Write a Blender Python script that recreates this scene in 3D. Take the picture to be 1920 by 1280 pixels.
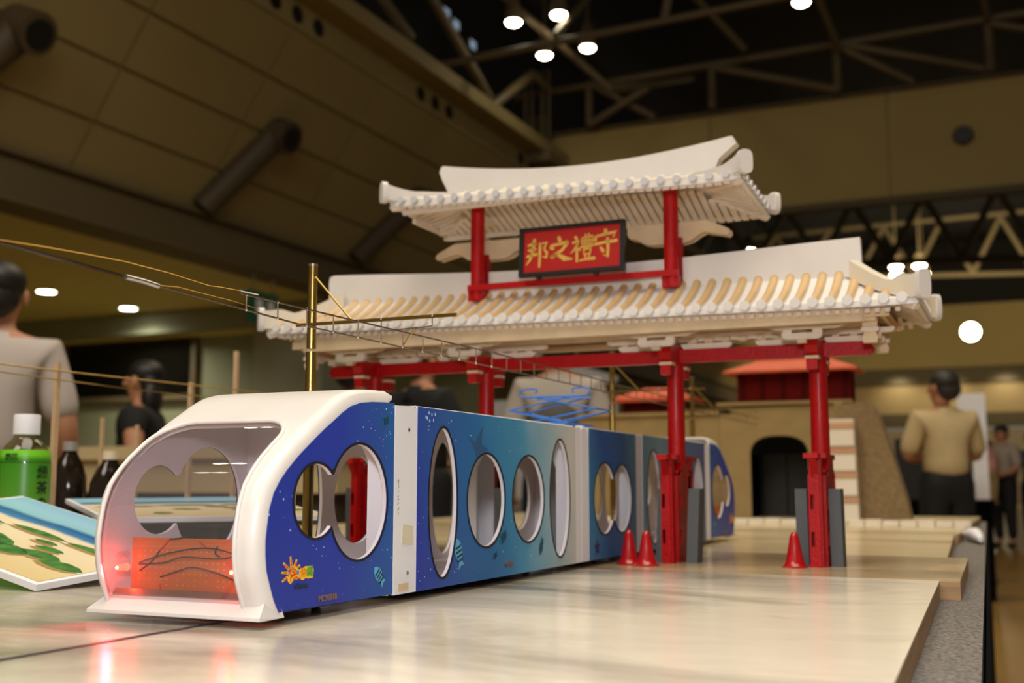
import bpy, bmesh, math, random
from mathutils import Vector, Matrix
from mathutils.geometry import tessellate_polygon
random.seed(7)
for o in list(bpy.data.objects): bpy.data.objects.remove(o, do_unlink=True)
scn = bpy.context.scene
COL = scn.collection
PI = math.pi

def lin(c):
    if max(c) > 1.001: c = [v/255 for v in c]
    return tuple((v/12.92 if v <= .04045 else ((v+.055)/1.055)**2.4) for v in c[:3]) + (1,)

# ------------------------------------------------------------------ camera
TH, PSI, CH = math.radians(7.1), math.radians(24.05), 0.126
F = Vector((-math.sin(PSI)*math.cos(TH), math.cos(PSI)*math.cos(TH), math.sin(TH)))
R = Vector((math.cos(PSI), math.sin(PSI), 0)); U = R.cross(F)
cam = bpy.data.cameras.new('camera'); co = bpy.data.objects.new('camera', cam); COL.objects.link(co)
m3 = Matrix((R, U, -F)).transposed().to_4x4(); m3.translation = (0, 0, CH); co.matrix_world = m3
cam.sensor_width = 22.2; cam.lens = 2137/1920*22.2; cam.clip_start = .02; cam.clip_end = 200
cam.dof.use_dof = True; cam.dof.focus_distance = 1.2; cam.dof.aperture_fstop = 3.4
scn.camera = co
# ------------------------------------------------------------------ world, light, exposure
w = bpy.data.worlds.new('hall_air'); scn.world = w; w.use_nodes = True
w.node_tree.nodes['Background'].inputs[0].default_value = lin((255, 236, 208))
w.node_tree.nodes['Background'].inputs[1].default_value = 0.17
def area(name, loc, aim, size, power, col, sy=None):
    l = bpy.data.lights.new(name, 'AREA'); l.energy = power; l.size = size; l.color = lin(col)[:3]
    if sy: l.shape = 'RECTANGLE'; l.size_y = sy
    o = bpy.data.objects.new(name, l); COL.objects.link(o); o.location = loc
    o.rotation_euler = (Vector(aim)-Vector(loc)).to_track_quat('-Z', 'Y').to_euler(); return o
area('hall_light', (0.5, 0.2, 7.5), (-.6, 1.6, 0), 5.0, 500, (255, 243, 226))
area('hall_light', (-3.0, -5.0, 8.2), (-.6, 2.0, 0.2), 4.0, 450, (255, 243, 226))
area('hall_light', (-2.0, 8.0, 8.2), (-1.0, 5.0, 0), 5.0, 330, (255, 232, 196))
area('hall_light', (-2.0, 44.0, 7.0), (-2.0, 62.0, 4.5), 6.0, 900, (255, 232, 190))  # unseen fill light added to brighten the far wall
area('camera_flash', (0.02, -0.12, 0.42), (-.62, 1.7, 0.28), .12, 11.0, (250, 248, 255))
scn.view_settings.view_transform = 'Standard'; scn.view_settings.look = 'None'
scn.view_settings.exposure = 0.0; scn.view_settings.gamma = 1.0; scn.view_settings.use_curve_mapping = False
try: scn.cycles.use_denoising = True
except Exception: pass

# ------------------------------------------------------------------ materials
def M(name, col, rough=.55, metal=0, spec=.5, noise=None, bump=None, coat=0, emit=0, col2=None, stretch=None, ecol=None):
    m = bpy.data.materials.new(name); m.use_nodes = True; nt = m.node_tree; b = nt.nodes['Principled BSDF']
    b.inputs['Base Color'].default_value = lin(col); b.inputs['Roughness'].default_value = rough
    b.inputs['Metallic'].default_value = metal; b.inputs['Specular IOR Level'].default_value = spec
    b.inputs['Coat Weight'].default_value = coat; b.inputs['Coat Roughness'].default_value = .12
    if emit:
        b.inputs['Emission Color'].default_value = lin(ecol or col); b.inputs['Emission Strength'].default_value = emit
    def coords(scale):
        tc = nt.nodes.new('ShaderNodeTexCoord'); mp = nt.nodes.new('ShaderNodeMapping')
        nt.links.new(tc.outputs['Object'], mp.inputs[0])
        if stretch: mp.inputs['Scale'].default_value = stretch
        n = nt.nodes.new('ShaderNodeTexNoise'); n.inputs['Scale'].default_value = scale; n.inputs['Detail'].default_value = 5
        nt.links.new(mp.outputs[0], n.inputs['Vector']); return n
    if noise:
        n = coords(noise[0]); mx = nt.nodes.new('ShaderNodeMix'); mx.data_type = 'RGBA'
        rp = nt.nodes.new('ShaderNodeMapRange'); rp.inputs[1].default_value = .35; rp.inputs[2].default_value = .65
        nt.links.new(n.outputs['Fac'], rp.inputs[0]); nt.links.new(rp.outputs[0], mx.inputs[0])
        c1 = lin(col); c2 = lin(col2) if col2 else tuple(v*(1-noise[1]) for v in c1[:3]) + (1,)
        mx.inputs[6].default_value = c1; mx.inputs[7].default_value = c2
        nt.links.new(mx.outputs[2], b.inputs['Base Color'])
    if bump:
        n = coords(bump[0]); bp = nt.nodes.new('ShaderNodeBump'); bp.inputs['Strength'].default_value = bump[1]
        bp.inputs['Distance'].default_value = bump[2] if len(bump) > 2 else .002
        nt.links.new(n.outputs['Fac'], bp.inputs['Height']); nt.links.new(bp.outputs[0], b.inputs['Normal'])
    return m
def glassy(name, tint, refl=1.0, rough=.02, ior=1.49, f0=.05, haze=0):
    m = bpy.data.materials.new(name); m.use_nodes = True; nt = m.node_tree; nt.nodes.clear()
    out = nt.nodes.new('ShaderNodeOutputMaterial'); mix = nt.nodes.new('ShaderNodeMixShader')
    tr = nt.nodes.new('ShaderNodeBsdfTransparent'); gl = nt.nodes.new('ShaderNodeBsdfGlossy'); lw = nt.nodes.new('ShaderNodeLayerWeight'); lw.inputs[0].default_value = .5; pw = nt.nodes.new('ShaderNodeMath'); pw.operation = 'POWER'; pw.inputs[1].default_value = 3.2
    fr = nt.nodes.new('ShaderNodeMath'); fr.operation = 'MULTIPLY_ADD'; fr.inputs[1].default_value = .9; fr.inputs[2].default_value = f0
    nt.links.new(lw.outputs['Facing'], pw.inputs[0]); nt.links.new(pw.outputs[0], fr.inputs[0])
    tr.inputs[0].default_value = lin(tint); gl.inputs['Roughness'].default_value = rough
    gl.inputs[0].default_value = (refl, refl, refl, 1)
    nt.links.new(fr.outputs[0], mix.inputs[0]); nt.links.new(tr.outputs[0], mix.inputs[1]); nt.links.new(gl.outputs[0], mix.inputs[2])
    if haze:        # fine scratches and dust in the sheet scatter a little light
        df = nt.nodes.new('ShaderNodeBsdfDiffuse'); df.inputs[0].default_value = (.85, .84, .86, 1); m2 = nt.nodes.new('ShaderNodeMixShader'); m2.inputs[0].default_value = haze
        nt.links.new(mix.outputs[0], m2.inputs[1]); nt.links.new(df.outputs[0], m2.inputs[2]); mix = m2
    nt.links.new(mix.outputs[0], out.inputs[0]); return m

WHITE = M('white_paint', (222, 216, 208), .35, noise=(14, .05), bump=(60, .12))
WHITEF = M('white_foam_board', (232, 231, 234), .5)
CREAM = M('cream_paint', (226, 216, 194), .5, noise=(25, .06))
GREYCAP = M('grey_white_cap', (196, 194, 196), .6)
WOOD = M('pale_balsa', (216, 190, 152), .6, noise=(30, .12), stretch=(1, .2, 1))
WOODT = M('tile_wood', (208, 174, 122), .55, noise=(40, .2), stretch=(1, .15, 1))
WOODW = M('whitened_wood', (226, 210, 190), .6, noise=(40, .08))
RED = M('red_lacquer', (176, 3, 4), .42, spec=.28, noise=(60, .12), bump=(260, .6, .002), coat=.06)
REDD = M('red_matt', (160, 6, 10), .4, noise=(50, .1))
GREY = M('grey_card', (84, 88, 90), .7, noise=(80, .06))
BLACK = M('black_paint', (12, 13, 12), .4)
GOLD = M('gold_letter', (216, 170, 66), .5, noise=(90, .12))
BRASS = M('brass', (176, 146, 78), .28, metal=1, noise=(40, .2))
SOLDER = M('solder', (200, 200, 200), .25, metal=1)
STEELW = M('dull_wire', (120, 102, 80), .55, metal=1)
BLUEW = M('blue_wire_paint', (32, 104, 186), .35)
ORB = M('red_plastic', (168, 10, 12), .3, coat=.3)

# ------------------------------------------------------------------ mesh helpers
class MB:
    def __init__(s): s.v = []; s.f = []; s.mi = []
    def add(s, vs, fs, mi=0):
        n = len(s.v); s.v += [tuple(v) for v in vs]
        for f in fs: s.f.append(tuple(i+n for i in f)); s.mi.append(mi)
        return s
    def box(s, c, d, mi=0, rz=0, taper=1):
        x, y, z = d[0]/2, d[1]/2, d[2]/2; vs = []
        for k, t in ((-1, 1), (1, taper)):
            for a, b in ((-1, -1), (1, -1), (1, 1), (-1, 1)):
                px, py = a*x*t, b*y*t
                vs.append((c[0]+px*math.cos(rz)-py*math.sin(rz), c[1]+px*math.sin(rz)+py*math.cos(rz), c[2]+k*z))
        return s.add(vs, [(3, 2, 1, 0), (4, 5, 6, 7), (0, 1, 5, 4), (1, 2, 6, 5), (2, 3, 7, 6), (3, 0, 4, 7)], mi)
    def tube(s, pts, r, seg=8, mi=0, cap=True):
        pts = [Vector(p) for p in pts]; rs = r if isinstance(r, (list, tuple)) else [r]*len(pts)
        t0 = (pts[1]-pts[0]).normalized(); nrm = t0.orthogonal().normalized(); vs = []
        for i, p in enumerate(pts):
            t = (pts[min(i+1, len(pts)-1)]-pts[max(i-1, 0)]).normalized()
            nrm = (nrm - t*nrm.dot(t)).normalized(); bn = t.cross(nrm)
            for k in range(seg):
                a = 2*PI*k/seg; vs.append(p+(nrm*math.cos(a)+bn*math.sin(a))*rs[i])
        fs = [(i*seg+k, i*seg+(k+1) % seg, (i+1)*seg+(k+1) % seg, (i+1)*seg+k) for i in range(len(pts)-1) for k in range(seg)]
        if cap: fs += [tuple(reversed(range(seg))), tuple(range((len(pts)-1)*seg, len(pts)*seg))]
        return s.add(vs, fs, mi)
    def lathe(s, prof, c=(0, 0, 0), seg=20, mi=0):
        vs = []; n = len(prof)
        for k in range(seg):
            a = 2*PI*k/seg
            for r, z in prof: vs.append((c[0]+r*math.cos(a), c[1]+r*math.sin(a), c[2]+z))
        fs = [(k*n+i, ((k+1) % seg)*n+i, ((k+1) % seg)*n+i+1, k*n+i+1) for k in range(seg) for i in range(n-1)]
        if prof[0][0] > 1e-6: fs.append(tuple(k*n for k in reversed(range(seg))))
        if prof[-1][0] > 1e-6: fs.append(tuple(k*n+n-1 for k in range(seg)))
        return s.add(vs, fs, mi)
    def plate(s, outer, holes, w0, w1, fr, mi=0, mi_side=None):
        """outline in (a,b) with holes, extruded from w0 to w1; fr(a,b,w) gives the point"""
        loops = [outer] + list(holes); flat = [p for l in loops for p in l]
        tris = tessellate_polygon([[Vector((p[0], p[1], 0)) for p in l] for l in loops]); n = len(flat)
        vs = [fr(p[0], p[1], w0) for p in flat] + [fr(p[0], p[1], w1) for p in flat]
        fs = [tuple(t) for t in tris] + [tuple(i+n for i in reversed(t)) for t in tris]
        s.add(vs, fs, mi); base = len(s.v)-2*n; i0 = 0
        for l in loops:
            k = len(l)
            for i in range(k):
                j = (i+1) % k
                s.f.append((base+i0+i, base+i0+j, base+n+i0+j, base+n+i0+i)); s.mi.append(mi if mi_side is None else mi_side)
            i0 += k
        return s
    def ball(s, c, r, seg=12, rings=8, mi=0):
        r = r if isinstance(r, (tuple, list)) else (r, r, r); vs = [(c[0], c[1], c[2]-r[2])]
        for i in range(1, rings):
            t = -PI/2+PI*i/rings
            for k in range(seg):
                a = 2*PI*k/seg; vs.append((c[0]+r[0]*math.cos(t)*math.cos(a), c[1]+r[1]*math.cos(t)*math.sin(a), c[2]+r[2]*math.sin(t)))
        vs.append((c[0], c[1], c[2]+r[2])); N = len(vs)-1
        fs = [(0, 1+(k+1) % seg, 1+k) for k in range(seg)]
        for i in range(rings-2):
            for k in range(seg):
                a, b = 1+i*seg+k, 1+i*seg+(k+1) % seg; fs.append((a, b, b+seg, a+seg))
        o = 1+(rings-2)*seg; fs += [(N, o+k, o+(k+1) % seg) for k in range(seg)]
        return s.add(vs, fs, mi)
    def mesh(s, name, mats, smooth=None):
        me = bpy.data.meshes.new(name); me.from_pydata(s.v, [], s.f)
        for m in (mats if isinstance(mats, (list, tuple)) else [mats]): me.materials.append(m)
        me.polygons.foreach_set('material_index', s.mi)
        bm = bmesh.new(); bm.from_mesh(me); bmesh.ops.recalc_face_normals(bm, faces=bm.faces)
        if smooth is not None:
            for f in bm.faces: f.smooth = True
            for e in bm.edges:
                if len(e.link_faces) == 2: e.smooth = e.calc_face_angle(0) < math.radians(smooth)
        bm.to_mesh(me); bm.free(); me.update(); return me
    def obj(s, name, mats, parent=None, smooth=None):
        return put(name, s.mesh(name, mats, smooth), parent)
def put(name, me, parent=None, loc=None, rz=0):
    o = bpy.data.objects.new(name, me); COL.objects.link(o)
    if parent is not None:
        o.parent = parent
        if loc is None: o.matrix_parent_inverse = Matrix.Translation(-parent.location) if parent.parent is None else PINV(parent)
    if loc is not None: o.location = loc; o.rotation_euler = (0, 0, rz)
    return o
def world(o):
    m = o.matrix_parent_inverse @ Matrix.LocRotScale(o.location, o.rotation_euler, o.scale) if o.parent else Matrix.LocRotScale(o.location, o.rotation_euler, o.scale)
    return (world(o.parent) @ m) if o.parent else m
def PINV(p): return world(p).inverted()
def tag(o, label, cat, group=None, kind=None):
    o['label'] = label; o['category'] = cat
    if group: o['group'] = group
    if kind: o['kind'] = kind
    return o
def thing(name, label, cat, loc=(0, 0, 0), group=None):
    o = bpy.data.objects.new(name, None); COL.objects.link(o); o.location = loc; o.empty_display_size = .02
    return tag(o, label, cat, group)
def struct(o): o['kind'] = 'structure'; return o
def dup(o, parent=None, M_=None):
    c = o.copy(); COL.objects.link(c)
    if parent: c.parent = parent; c.matrix_parent_inverse = o.matrix_parent_inverse.copy()
    for ch in list(o.children):
        if ch.type != 'LIGHT': dup(ch, c)
    return c
def yz(x):      # plate frame for plates in the YZ plane: (a=y, b=z, w=x)
    return lambda a, b, w: (x+w, a, b)
def xz(y): return lambda a, b, w: (a, y+w, b)
def xy(z): return lambda a, b, w: (a, b, z+w)
def ell(c, rx, ry, n=40): return [(c[0]+rx*math.cos(2*PI*i/n), c[1]+ry*math.sin(2*PI*i/n)) for i in range(n)]
def double(c1, r1, c2, r2, grow=0, n=64):
    """outline of two overlapping ellipses"""
    r1 = (r1[0]+grow, r1[1]+grow); r2 = (r2[0]+grow, r2[1]+grow)
    inside = lambda p, c, r: ((p[0]-c[0])/r[0])**2+((p[1]-c[1])/r[1])**2 < 1
    A = [p for p in ell(c1, *r1, n)]; B = [p for p in ell(c2, *r2, n)]
    def run(P, c, r):
        keep = [not inside(p, c, r) for p in P]; n_ = len(P)
        st = next(i for i in range(n_) if keep[i] and not keep[i-1]); out = []
        i = st
        while keep[i % n_] and len(out) < n_: out.append(P[i % n_]); i += 1
        return out
    return run(A, c2, r2)+run(B, c1, r1)
def rect(x0, y0, x1, y1): return [(x0, y0), (x1, y0), (x1, y1), (x0, y1)]
def text_mesh(body, size, offset=0):
    c = bpy.data.curves.new('lettering', 'FONT'); c.body = body; c.size = size; c.align_x = 'CENTER'; c.align_y = 'CENTER'
    c.offset = offset; c.extrude = .0003; c.resolution_u = 3
    o = bpy.data.objects.new('lettering', c); COL.objects.link(o); bpy.context.view_layer.update()
    me = bpy.data.meshes.new_from_object(o.evaluated_get(bpy.context.evaluated_depsgraph_get()))
    bpy.data.objects.remove(o); bpy.data.curves.remove(c); return me
def text_obj(name, body, size, mat, origin, ax, ay, parent, offset=0, sx=1.0):
    me = text_mesh(body, size, offset); me.materials.clear(); me.materials.append(mat)
    ax = Vector(ax).normalized(); ay = Vector(ay).normalized(); az = ax.cross(ay); o_ = Vector(origin)
    for v in me.vertices: p = v.co.copy(); v.co = o_+ax*p.x*sx+ay*p.y+az*p.z
    return put(name, me, parent)

# ------------------------------------------------------------------ hall (setting)
FLZ = -0.75
HALL = M('hall_panel', (150, 134, 86), .75, noise=(.6, .06))
HALLD = M('hall_beam', (94, 82, 54), .7)
HALLB = M('hall_band', (176, 156, 98), .75, noise=(.4, .06))
DARK = M('roof_dark', (20, 18, 14), .8)
STEEL = M('truss_steel', (104, 90, 64), .5)
FLOORM = M('hall_floor', (150, 118, 62), .32, noise=(1.2, .12))
SOFF = M('soffit', (196, 190, 122), .7)
GREENW = M('green_grey_wall', (134, 138, 112), .7)
LAMPE = M('lamp_glow', (255, 240, 205), emit=26)
LAMPW = M('downlight_glow', (255, 250, 228), emit=14)
struct(MB().box((-2, 30, FLZ-.05), (50, 90, .1)).obj('floor', FLOORM))
struct(MB().box((-1, 30, 12.6), (50, 90, .2)).obj('ceiling', DARK))
# left wall: inclined upper panels, beam, soffit, lower wall
wl = struct(MB().plate([(-11.25, 4.05), (-11.0, 4.05), (-9.3, 6.64), (-9.3, 6.66), (-9.6, 6.66)], [], -8, 66,
    lambda a, b, w_: (a, w_, b)).obj('wall_left', HALL))
pan = {}
dz = 2.59/4; dx = 1.7/4
for i in range(-2, 18):
    for j in range(4):
        L = 2.44; g = .02
        if 'm' not in pan:
            n = Vector((2.59, 0, -1.7)).normalized()*.05
            a0, b0, a1, b1 = g*dx/dz, g, dx-g*dx/dz, dz-g
            vs = [Vector((a0, g, b0)), Vector((a0, L-g, b0)), Vector((a1, L-g, b1)), Vector((a1, g, b1))]
            pan['m'] = MB().add(vs+[v+n for v in vs], [(0, 1, 2, 3), (7, 6, 5, 4), (0, 4, 5, 1), (1, 5, 6, 2), (2, 6, 7, 3), (3, 7, 4, 0)]).mesh('panel', HALL)
        p = put('panel', pan['m'], wl, (-11+dx*j, i*L+.85, 4.05+dz*j))
bm_ = MB().box((-11.1, 29, 3.75), (.5, 74, .56)).box((-11.05, 29, 4.04), (.62, 74, .06)).box((-11.05, 29, 3.46), (.62, 74, .05))
struct(bm_.obj('trim_1', HALLD))
struct(MB().box((-16.6, 8.6, 3.5), (11.0, 17.6, .1)).obj('trim_2', SOFF))
struct(MB().box((-16.6, 17.3, 3.27), (11, .2, .5)).obj('trim_3', GREENW))
struct(MB().box((-16.6, 26.6, 3.02), (11, 18.4, .1)).obj('trim_4', SOFF))
wfar = struct(MB().plate([(-22, FLZ), (-11.4, FLZ), (-11.4, 3.0), (-22, 3.0)], [rect(-17.6, 1.2, -14.7, 2.4)], 0, .2, xz(19.5 if False else 24.0)).obj('wall_mezzanine', GREENW))
struct(MB().box((-22, 10, 1.4), (.2, 30, 4.4)).obj('wall_mezzanine_side', GREENW))
wn = struct(MB().plate(rect(-18.0, 1.75, -14.6, 3.05), [rect(-17.9, 1.85, -14.7, 2.95)], 0, .08, xz(17.6)).obj('window_1', HALLD))
MB().box((-16.3, 17.66, 2.4), (3.2, .03, 1.1)).obj('pane', M('dark_glass', (16, 15, 12), .15), wn)
struct(MB().box((-16.6, 17.8, .2), (11, .16, 5.6)).obj('wall_recess', GREENW))
struct(MB().box((-12.2, 17.5, 1.3), (1.5, .5, 4.1)).obj('column_1', M('pale_column', (150, 152, 130), .6)))
# catwalk ledge on top of the inclined wall, with square openings in threes
ledge = struct(MB().box((-9.42, 29, 6.86), (.3, 74, .42)).box((-9.2, 29, 7.2), (.7, 74, .26)).obj('trim_5', HALL))
for y0 in (12.6, 16.85, 21.2):
    for k in range(3):
        MB().plate([(y0+k*.54-.13+.26*math.cos(t)*.5+.13, 6.86+.13*math.sin(t)) for t in [2*PI*i/12 for i in range(12)]], [], 0, .02, yz(-9.27)).obj('vent_hole', BLACK, ledge)
struct(MB().box((-10.6, 29, 9.6), (.2, 74, 4.6)).obj('wall_left_upper', DARK))
for i, (y, z) in enumerate(((20.06, 9.79), (20.5, 9.7), (21.3, 9.55))):     # small clerestory panes
    wn2 = struct(MB().box((-10.47, y, z), (.05, .30, .24)).obj('window_%d' % (i+2), HALLD)); MB().box((-10.43, y, z), (.02, .24, .17)).obj('pane', M('clerestory_glow', (150, 170, 190), emit=.55) if i == 0 else bpy.data.materials['clerestory_glow'], wn2)
# hanging partition band across the hall
band = struct(MB().box((1.4, 23.1, 6.72), (21.4, .16, 2.26)).obj('wall_back', HALLB))
for i in range(6):
    MB().box((-7.45+i*3.56, 22.99, 6.72), (3.53, .06, 2.2)).obj('panel', HALLB, band)
MB().box((1.4, 22.95, 5.62), (21.4, .2, .14)).obj('bottom_rail', HALLD, band)
MB().box((1.4, 22.95, 7.84), (21.4, .2, .06)).obj('top_rail', HALLD, band)
struct(MB().box((1, 62.4, 8.5), (44, .3, 8.4)).obj('wall_back_upper', DARK))
struct(MB().box((1, 62, 7.6), (44, .3, 3.2)).obj('wall_back_far', HALLB))
struct(MB().box((1, 61.7, 5.55), (44, .5, .75)).obj('trim_6', HALLD))
struct(MB().box((1, 62, 4.3), (44, .3, 1.8)).obj('wall_back_light', M('far_wall', (170, 146, 98), .7)))
struct(MB().box((1, 61.6, 3.3), (44, .5, .7)).obj('trim_7', HALLD))
bp = struct(MB().box((1, 60, 1.0), (44, .2, 3.5)).obj('wall_booth', M('booth_wall', (150, 136, 112), .7)))
for i in range(14): MB().box((-14+i*1.9, 59.86, 1.0), (1.84, .06, 3.4)).obj('panel', M('booth_panel', (158, 144, 118), .7) if i == 0 else bpy.data.materials['booth_panel'], bp)
for x in (-5.6, -3.2, -.6, 2.2):
    l = bpy.data.lights.new('wall_washer', 'SPOT'); l.energy = 75; l.spot_size = 2.2; l.spot_blend = .8; l.color = (1, .9, .68); l.shadow_soft_size = .2
    o = bpy.data.objects.new('wall_washer', l); COL.objects.link(o); o.location = (x, 60.6, 5.3); o.rotation_euler = (Vector((0, 1.2, -1.0))).to_track_quat('-Z', 'Y').to_euler()
# roof trusses: separate members
def truss(name, pts, r, mat=STEEL):
    t = struct(bpy.data.objects.new(name, None)); COL.objects.link(t)
    for a, b in pts: MB().tube([a, b], r, 8).obj('strut', mat, t, 60)
    return t
Y = 22.6
nodes = [-8.25, -5.53, -3.0, -.2, 2.6]
P = [((-10, Y, 8.72), (6, Y, 8.98))]
for x in nodes: P.append(((x, Y, 7.86), (x, Y, 8.8)))
for i in range(4): P += [((nodes[i], Y, 8.8), ((nodes[i]+nodes[i+1])/2, Y+.3, 7.95))] if i % 2 == 0 else [((nodes[i], Y, 8.8), (nodes[i+1], Y+.2, 7.9))]
P += [((-3.0, Y, 7.9), (-5.53, Y, 8.75)), ((-3.0, Y, 8.85), (-.2, Y+.2, 7.95)), ((-8.25, Y, 7.86), (-6.9, Y, 8.5)), ((-6.9, Y, 8.5), (-8.25, Y, 8.75))]
truss('roof_truss', P, .085)
Y = 18.0
P = [((-9.6, Y, 7.80), (4, Y, 8.2)), ((-8.9, Y, 9.6), (-6.56, Y+1.2, 7.3)), ((-5.6, Y+1, 9.6), (-4.6, 21.5, 8.6)), ((-7.2, Y, 8.0), (-7.0, Y+1.5, 9.4)),
     ((-9.4, 14.6, 9.3), (3, 14.6, 9.7)), ((-3.2, Y, 9.6), (-2.9, 22.2, 8.6)), ((-5.2, Y, 7.95), (-4.9, Y, 9.5)), ((-.5, 17, 9.6), (-.2, 22.4, 8.8)), ((-6.6, 19.2, 7.3), (-5.9, 22.4, 8.5))]
truss('roof_truss', P, .07)
P = [((-9.0, 21.2, 8.65), (-9.0, 19.2, 7.3)), ((-9.0, 21.2, 8.65), (-9.0, 22.2, 8.6)), ((-9.2, 16, 9.2), (-9.2, 20, 7.4)), ((-9.4, 12, 9.4), (-9.0, 16, 7.5))]
truss('roof_truss', P, .1)
for yy, z0 in ((40, 7.6), (50, 8.8)):
    P = [((-14, yy, z0+2.2), (8, yy, z0+2.4)), ((-14, yy, z0+.5), (8, yy, z0-.6))]
    n = 9
    for i in range(n):
        x = -13+i*2.3; z1 = z0+.45-(i/n)*.95
        P += [((x, yy, z1), (x+1.15, yy, z0+2.2)), ((x+1.15, yy, z0+2.2), (x+2.3, yy, z1-.1))]
    truss('roof_truss', P, .12, HALLD)
# caged ladder in the corner
lad = struct(bpy.data.objects.new('trim_8', None)); COL.objects.link(lad)
for x in (-9.5, -9.35, -9.1, -8.95): MB().tube([(x, 22, 6.9), (x, 22, 9.0)], .03, 6).obj('rail', STEEL, lad)
for k in range(9): MB().tube([(-9.5, 22, 7.0+.12*k), (-8.95, 22, 7.0+.12*k)], .018, 6).obj('rung', STEEL, lad)
MB().box((-9.2, 21.9, 6.95), (.95, .8, .2)).obj('landing', STEEL, lad)
# air nozzles on the left wall and the band
NOZ = M('nozzle_grey', (74, 62, 42), .6)
def nozzle(base, tip, r, label):
    t = thing('air_nozzle', label, 'vent', base, 'air nozzles of the hall')
    b, e = Vector(base), Vector(tip); d = (e-b).normalized()
    MB().tube([b, b+(e-b)*.5, e], [r*.95, r, r*1.1], 16).obj('duct', NOZ, t, 40)
    e2 = e+Vector((.25, 0, -.12)); MB().tube([e+Vector((-.3, 0, .14)), e2], [r*1.15, r*1.25], 18).obj('hood', NOZ, t, 40)
    MB().tube([e2, e2+Vector((.03, 0, -.015))], r*.85, 16).obj('mouth', BLACK, t)
nozzle((-10.75, 13.0, 4.1), (-10.0, 13.75, 5.35), .2, 'round grey air nozzle on the inclined left wall above the woman in black')
nozzle((-10.75, 17.2, 4.1), (-10.0, 18.1, 5.35), .2, 'round grey air nozzle on the inclined left wall just left of the gate roof')
nozzle((-10.75, 8.3, 4.1), (-10.0, 8.95, 5.2), .2, 'round grey air nozzle cut by the left frame edge, high on the wall')
t = thing('wall_speaker', 'small dark round vent on the wide brown hall band at upper right', 'vent', (-.74, 22.9, 6.76))
MB().tube([(-.74, 22.96, 6.76), (-.74, 22.8, 6.74)], [.2, .17], 18).obj('housing', NOZ, t, 40); MB().tube([(-.74, 22.8, 6.74), (-.74, 22.78, 6.74)], .13, 16).obj('grille', BLACK, t)
# lamps
def hall_lamp(x, y, z, label, grp='hall ceiling lamps', r=.14):
    t = thing('ceiling_lamp', label, 'lamp', (x, y, z), grp)
    MB().lathe([(r*1.02, .0), (r*1.15, .12), (r*.7, .42), (.06, .5), (.03, .55)], (x, y, z), 20).obj('housing', HALLD, t, 40)
    MB().lathe([(.001, -r*.45), (r*.5, -r*.39), (r*.87, -r*.2), (r, 0), (r*.98, .012), (.001, .012)], (x, y, z-.012), 20).obj('lens', LAMPE, t, 60)
    MB().tube([(x, y, z+.5), (x, y, 12.5)], .02, 6).obj('stem', HALLD, t)
for x, y, s in ((-8.11, 18.24, 'hall lamp at far left of the cluster of four above the gate'), (-7.23, 18.27, 'topmost hall lamp of the cluster of four above the gate'),
             (-7.30, 19.95, 'hall lamp at the right of the cluster of four above the gate'), (-8.21, 19.97, 'lowest hall lamp of the cluster of four above the gate'),
             (-3.15, 19.5, 'lone hall lamp at the top edge, right of the cluster of four')): hall_lamp(x, y, 8.5, s)
for x, y, s in ((-8.71, 40.5, 'far hall lamp just above the right half of the lower gate ridge'), (-4.15, 46.0, 'far hall lamp left of the right hip, upper of the left pair'),
             (-3.29, 46.05, 'far hall lamp by the right hip tip, upper of the right pair'), (-4.32, 47.8, 'far hall lamp left of the right hip, lower of the left pair'),
             (-3.30, 47.9, 'far hall lamp by the right hip tip, lower of the right pair')): hall_lamp(x, y, 8.5, s, 'far hall lamps', .24)
# lamps behind the photographer, seen as streaks in the cab windscreen
for x, y in ((-7.52, .1), (-7.30, .1), (-7.32, 1.9), (-7.10, 1.9), (-7.95, 5.9), (-7.72, 5.9), (-7.85, 6.6), (-7.62, 6.6)):
    hall_lamp(x, y, 8.5, 'hall lamp above the left aisle, out of the picture, mirrored in the cab windscreen', 'hall lamps mirrored in the windscreen', .075)
def wall_lamp(x, y, z, r, label):
    t = thing('wall_lamp', label, 'lamp', (x, y, z)); MB().tube([(x, y, z), (x, y-.2, z)], r*1.08, 20).obj('housing', HALLD, t, 40)
    MB().ball((x, y-.2, z), (r, .12, r), 18, 10).obj('lens', LAMPE, t, 60)
wall_lamp(-2.09, 61.4, 7.68, .44, 'round white lamp high on the far wall right of the gate')
wall_lamp(-8.67, 61.4, 7.7, .34, 'small round lamp glimpsed under the lower roof right of the right column')
def downlight(x, y, z, label):
    t = thing('downlight', label, 'lamp', (x, y, z), 'mezzanine downlights')
    MB().lathe([(.14, .0), (.18, -.012), (.18, .02), (.14, .05)], (x, y, z), 20).obj('ring', WHITE, t, 40)
    MB().lathe([(.001, -.01), (.15, -.01), (.15, .03), (.001, .03)], (x, y, z), 20).obj('lens', LAMPW, t)
    l = bpy.data.lights.new('downlight_bulb', 'SPOT'); l.energy = 420; l.spot_size = 2.7; l.spot_blend = 1; l.color = (1, .93, .72); l.shadow_soft_size = .2
    o = bpy.data.objects.new('downlight_bulb', l); COL.objects.link(o); o.parent = t; o.location = (0, 0, -.05)
downlight(-15.33, 14.53, 3.43, 'mezzanine downlight nearest the left frame edge')
downlight(-15.4, 16.6, 3.43, 'mezzanine downlight second from the left, above the woman in black')
downlight(-15.0, 17.95, 2.93, 'mezzanine downlight above the dark window, third from the left')
downlight(-15.2, 22.0, 2.93, 'mezzanine downlight just left of the tall brass pole')
t = thing('exit_sign', 'blurred green hanging sign left of the tall brass pole', 'sign', (-10.85, 14.65, 2.9))
MB().box((-10.85, 14.65, 2.87), (.08, .72, .5)).obj('panel', M('sign_green', (20, 92, 62), .5), t)
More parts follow.
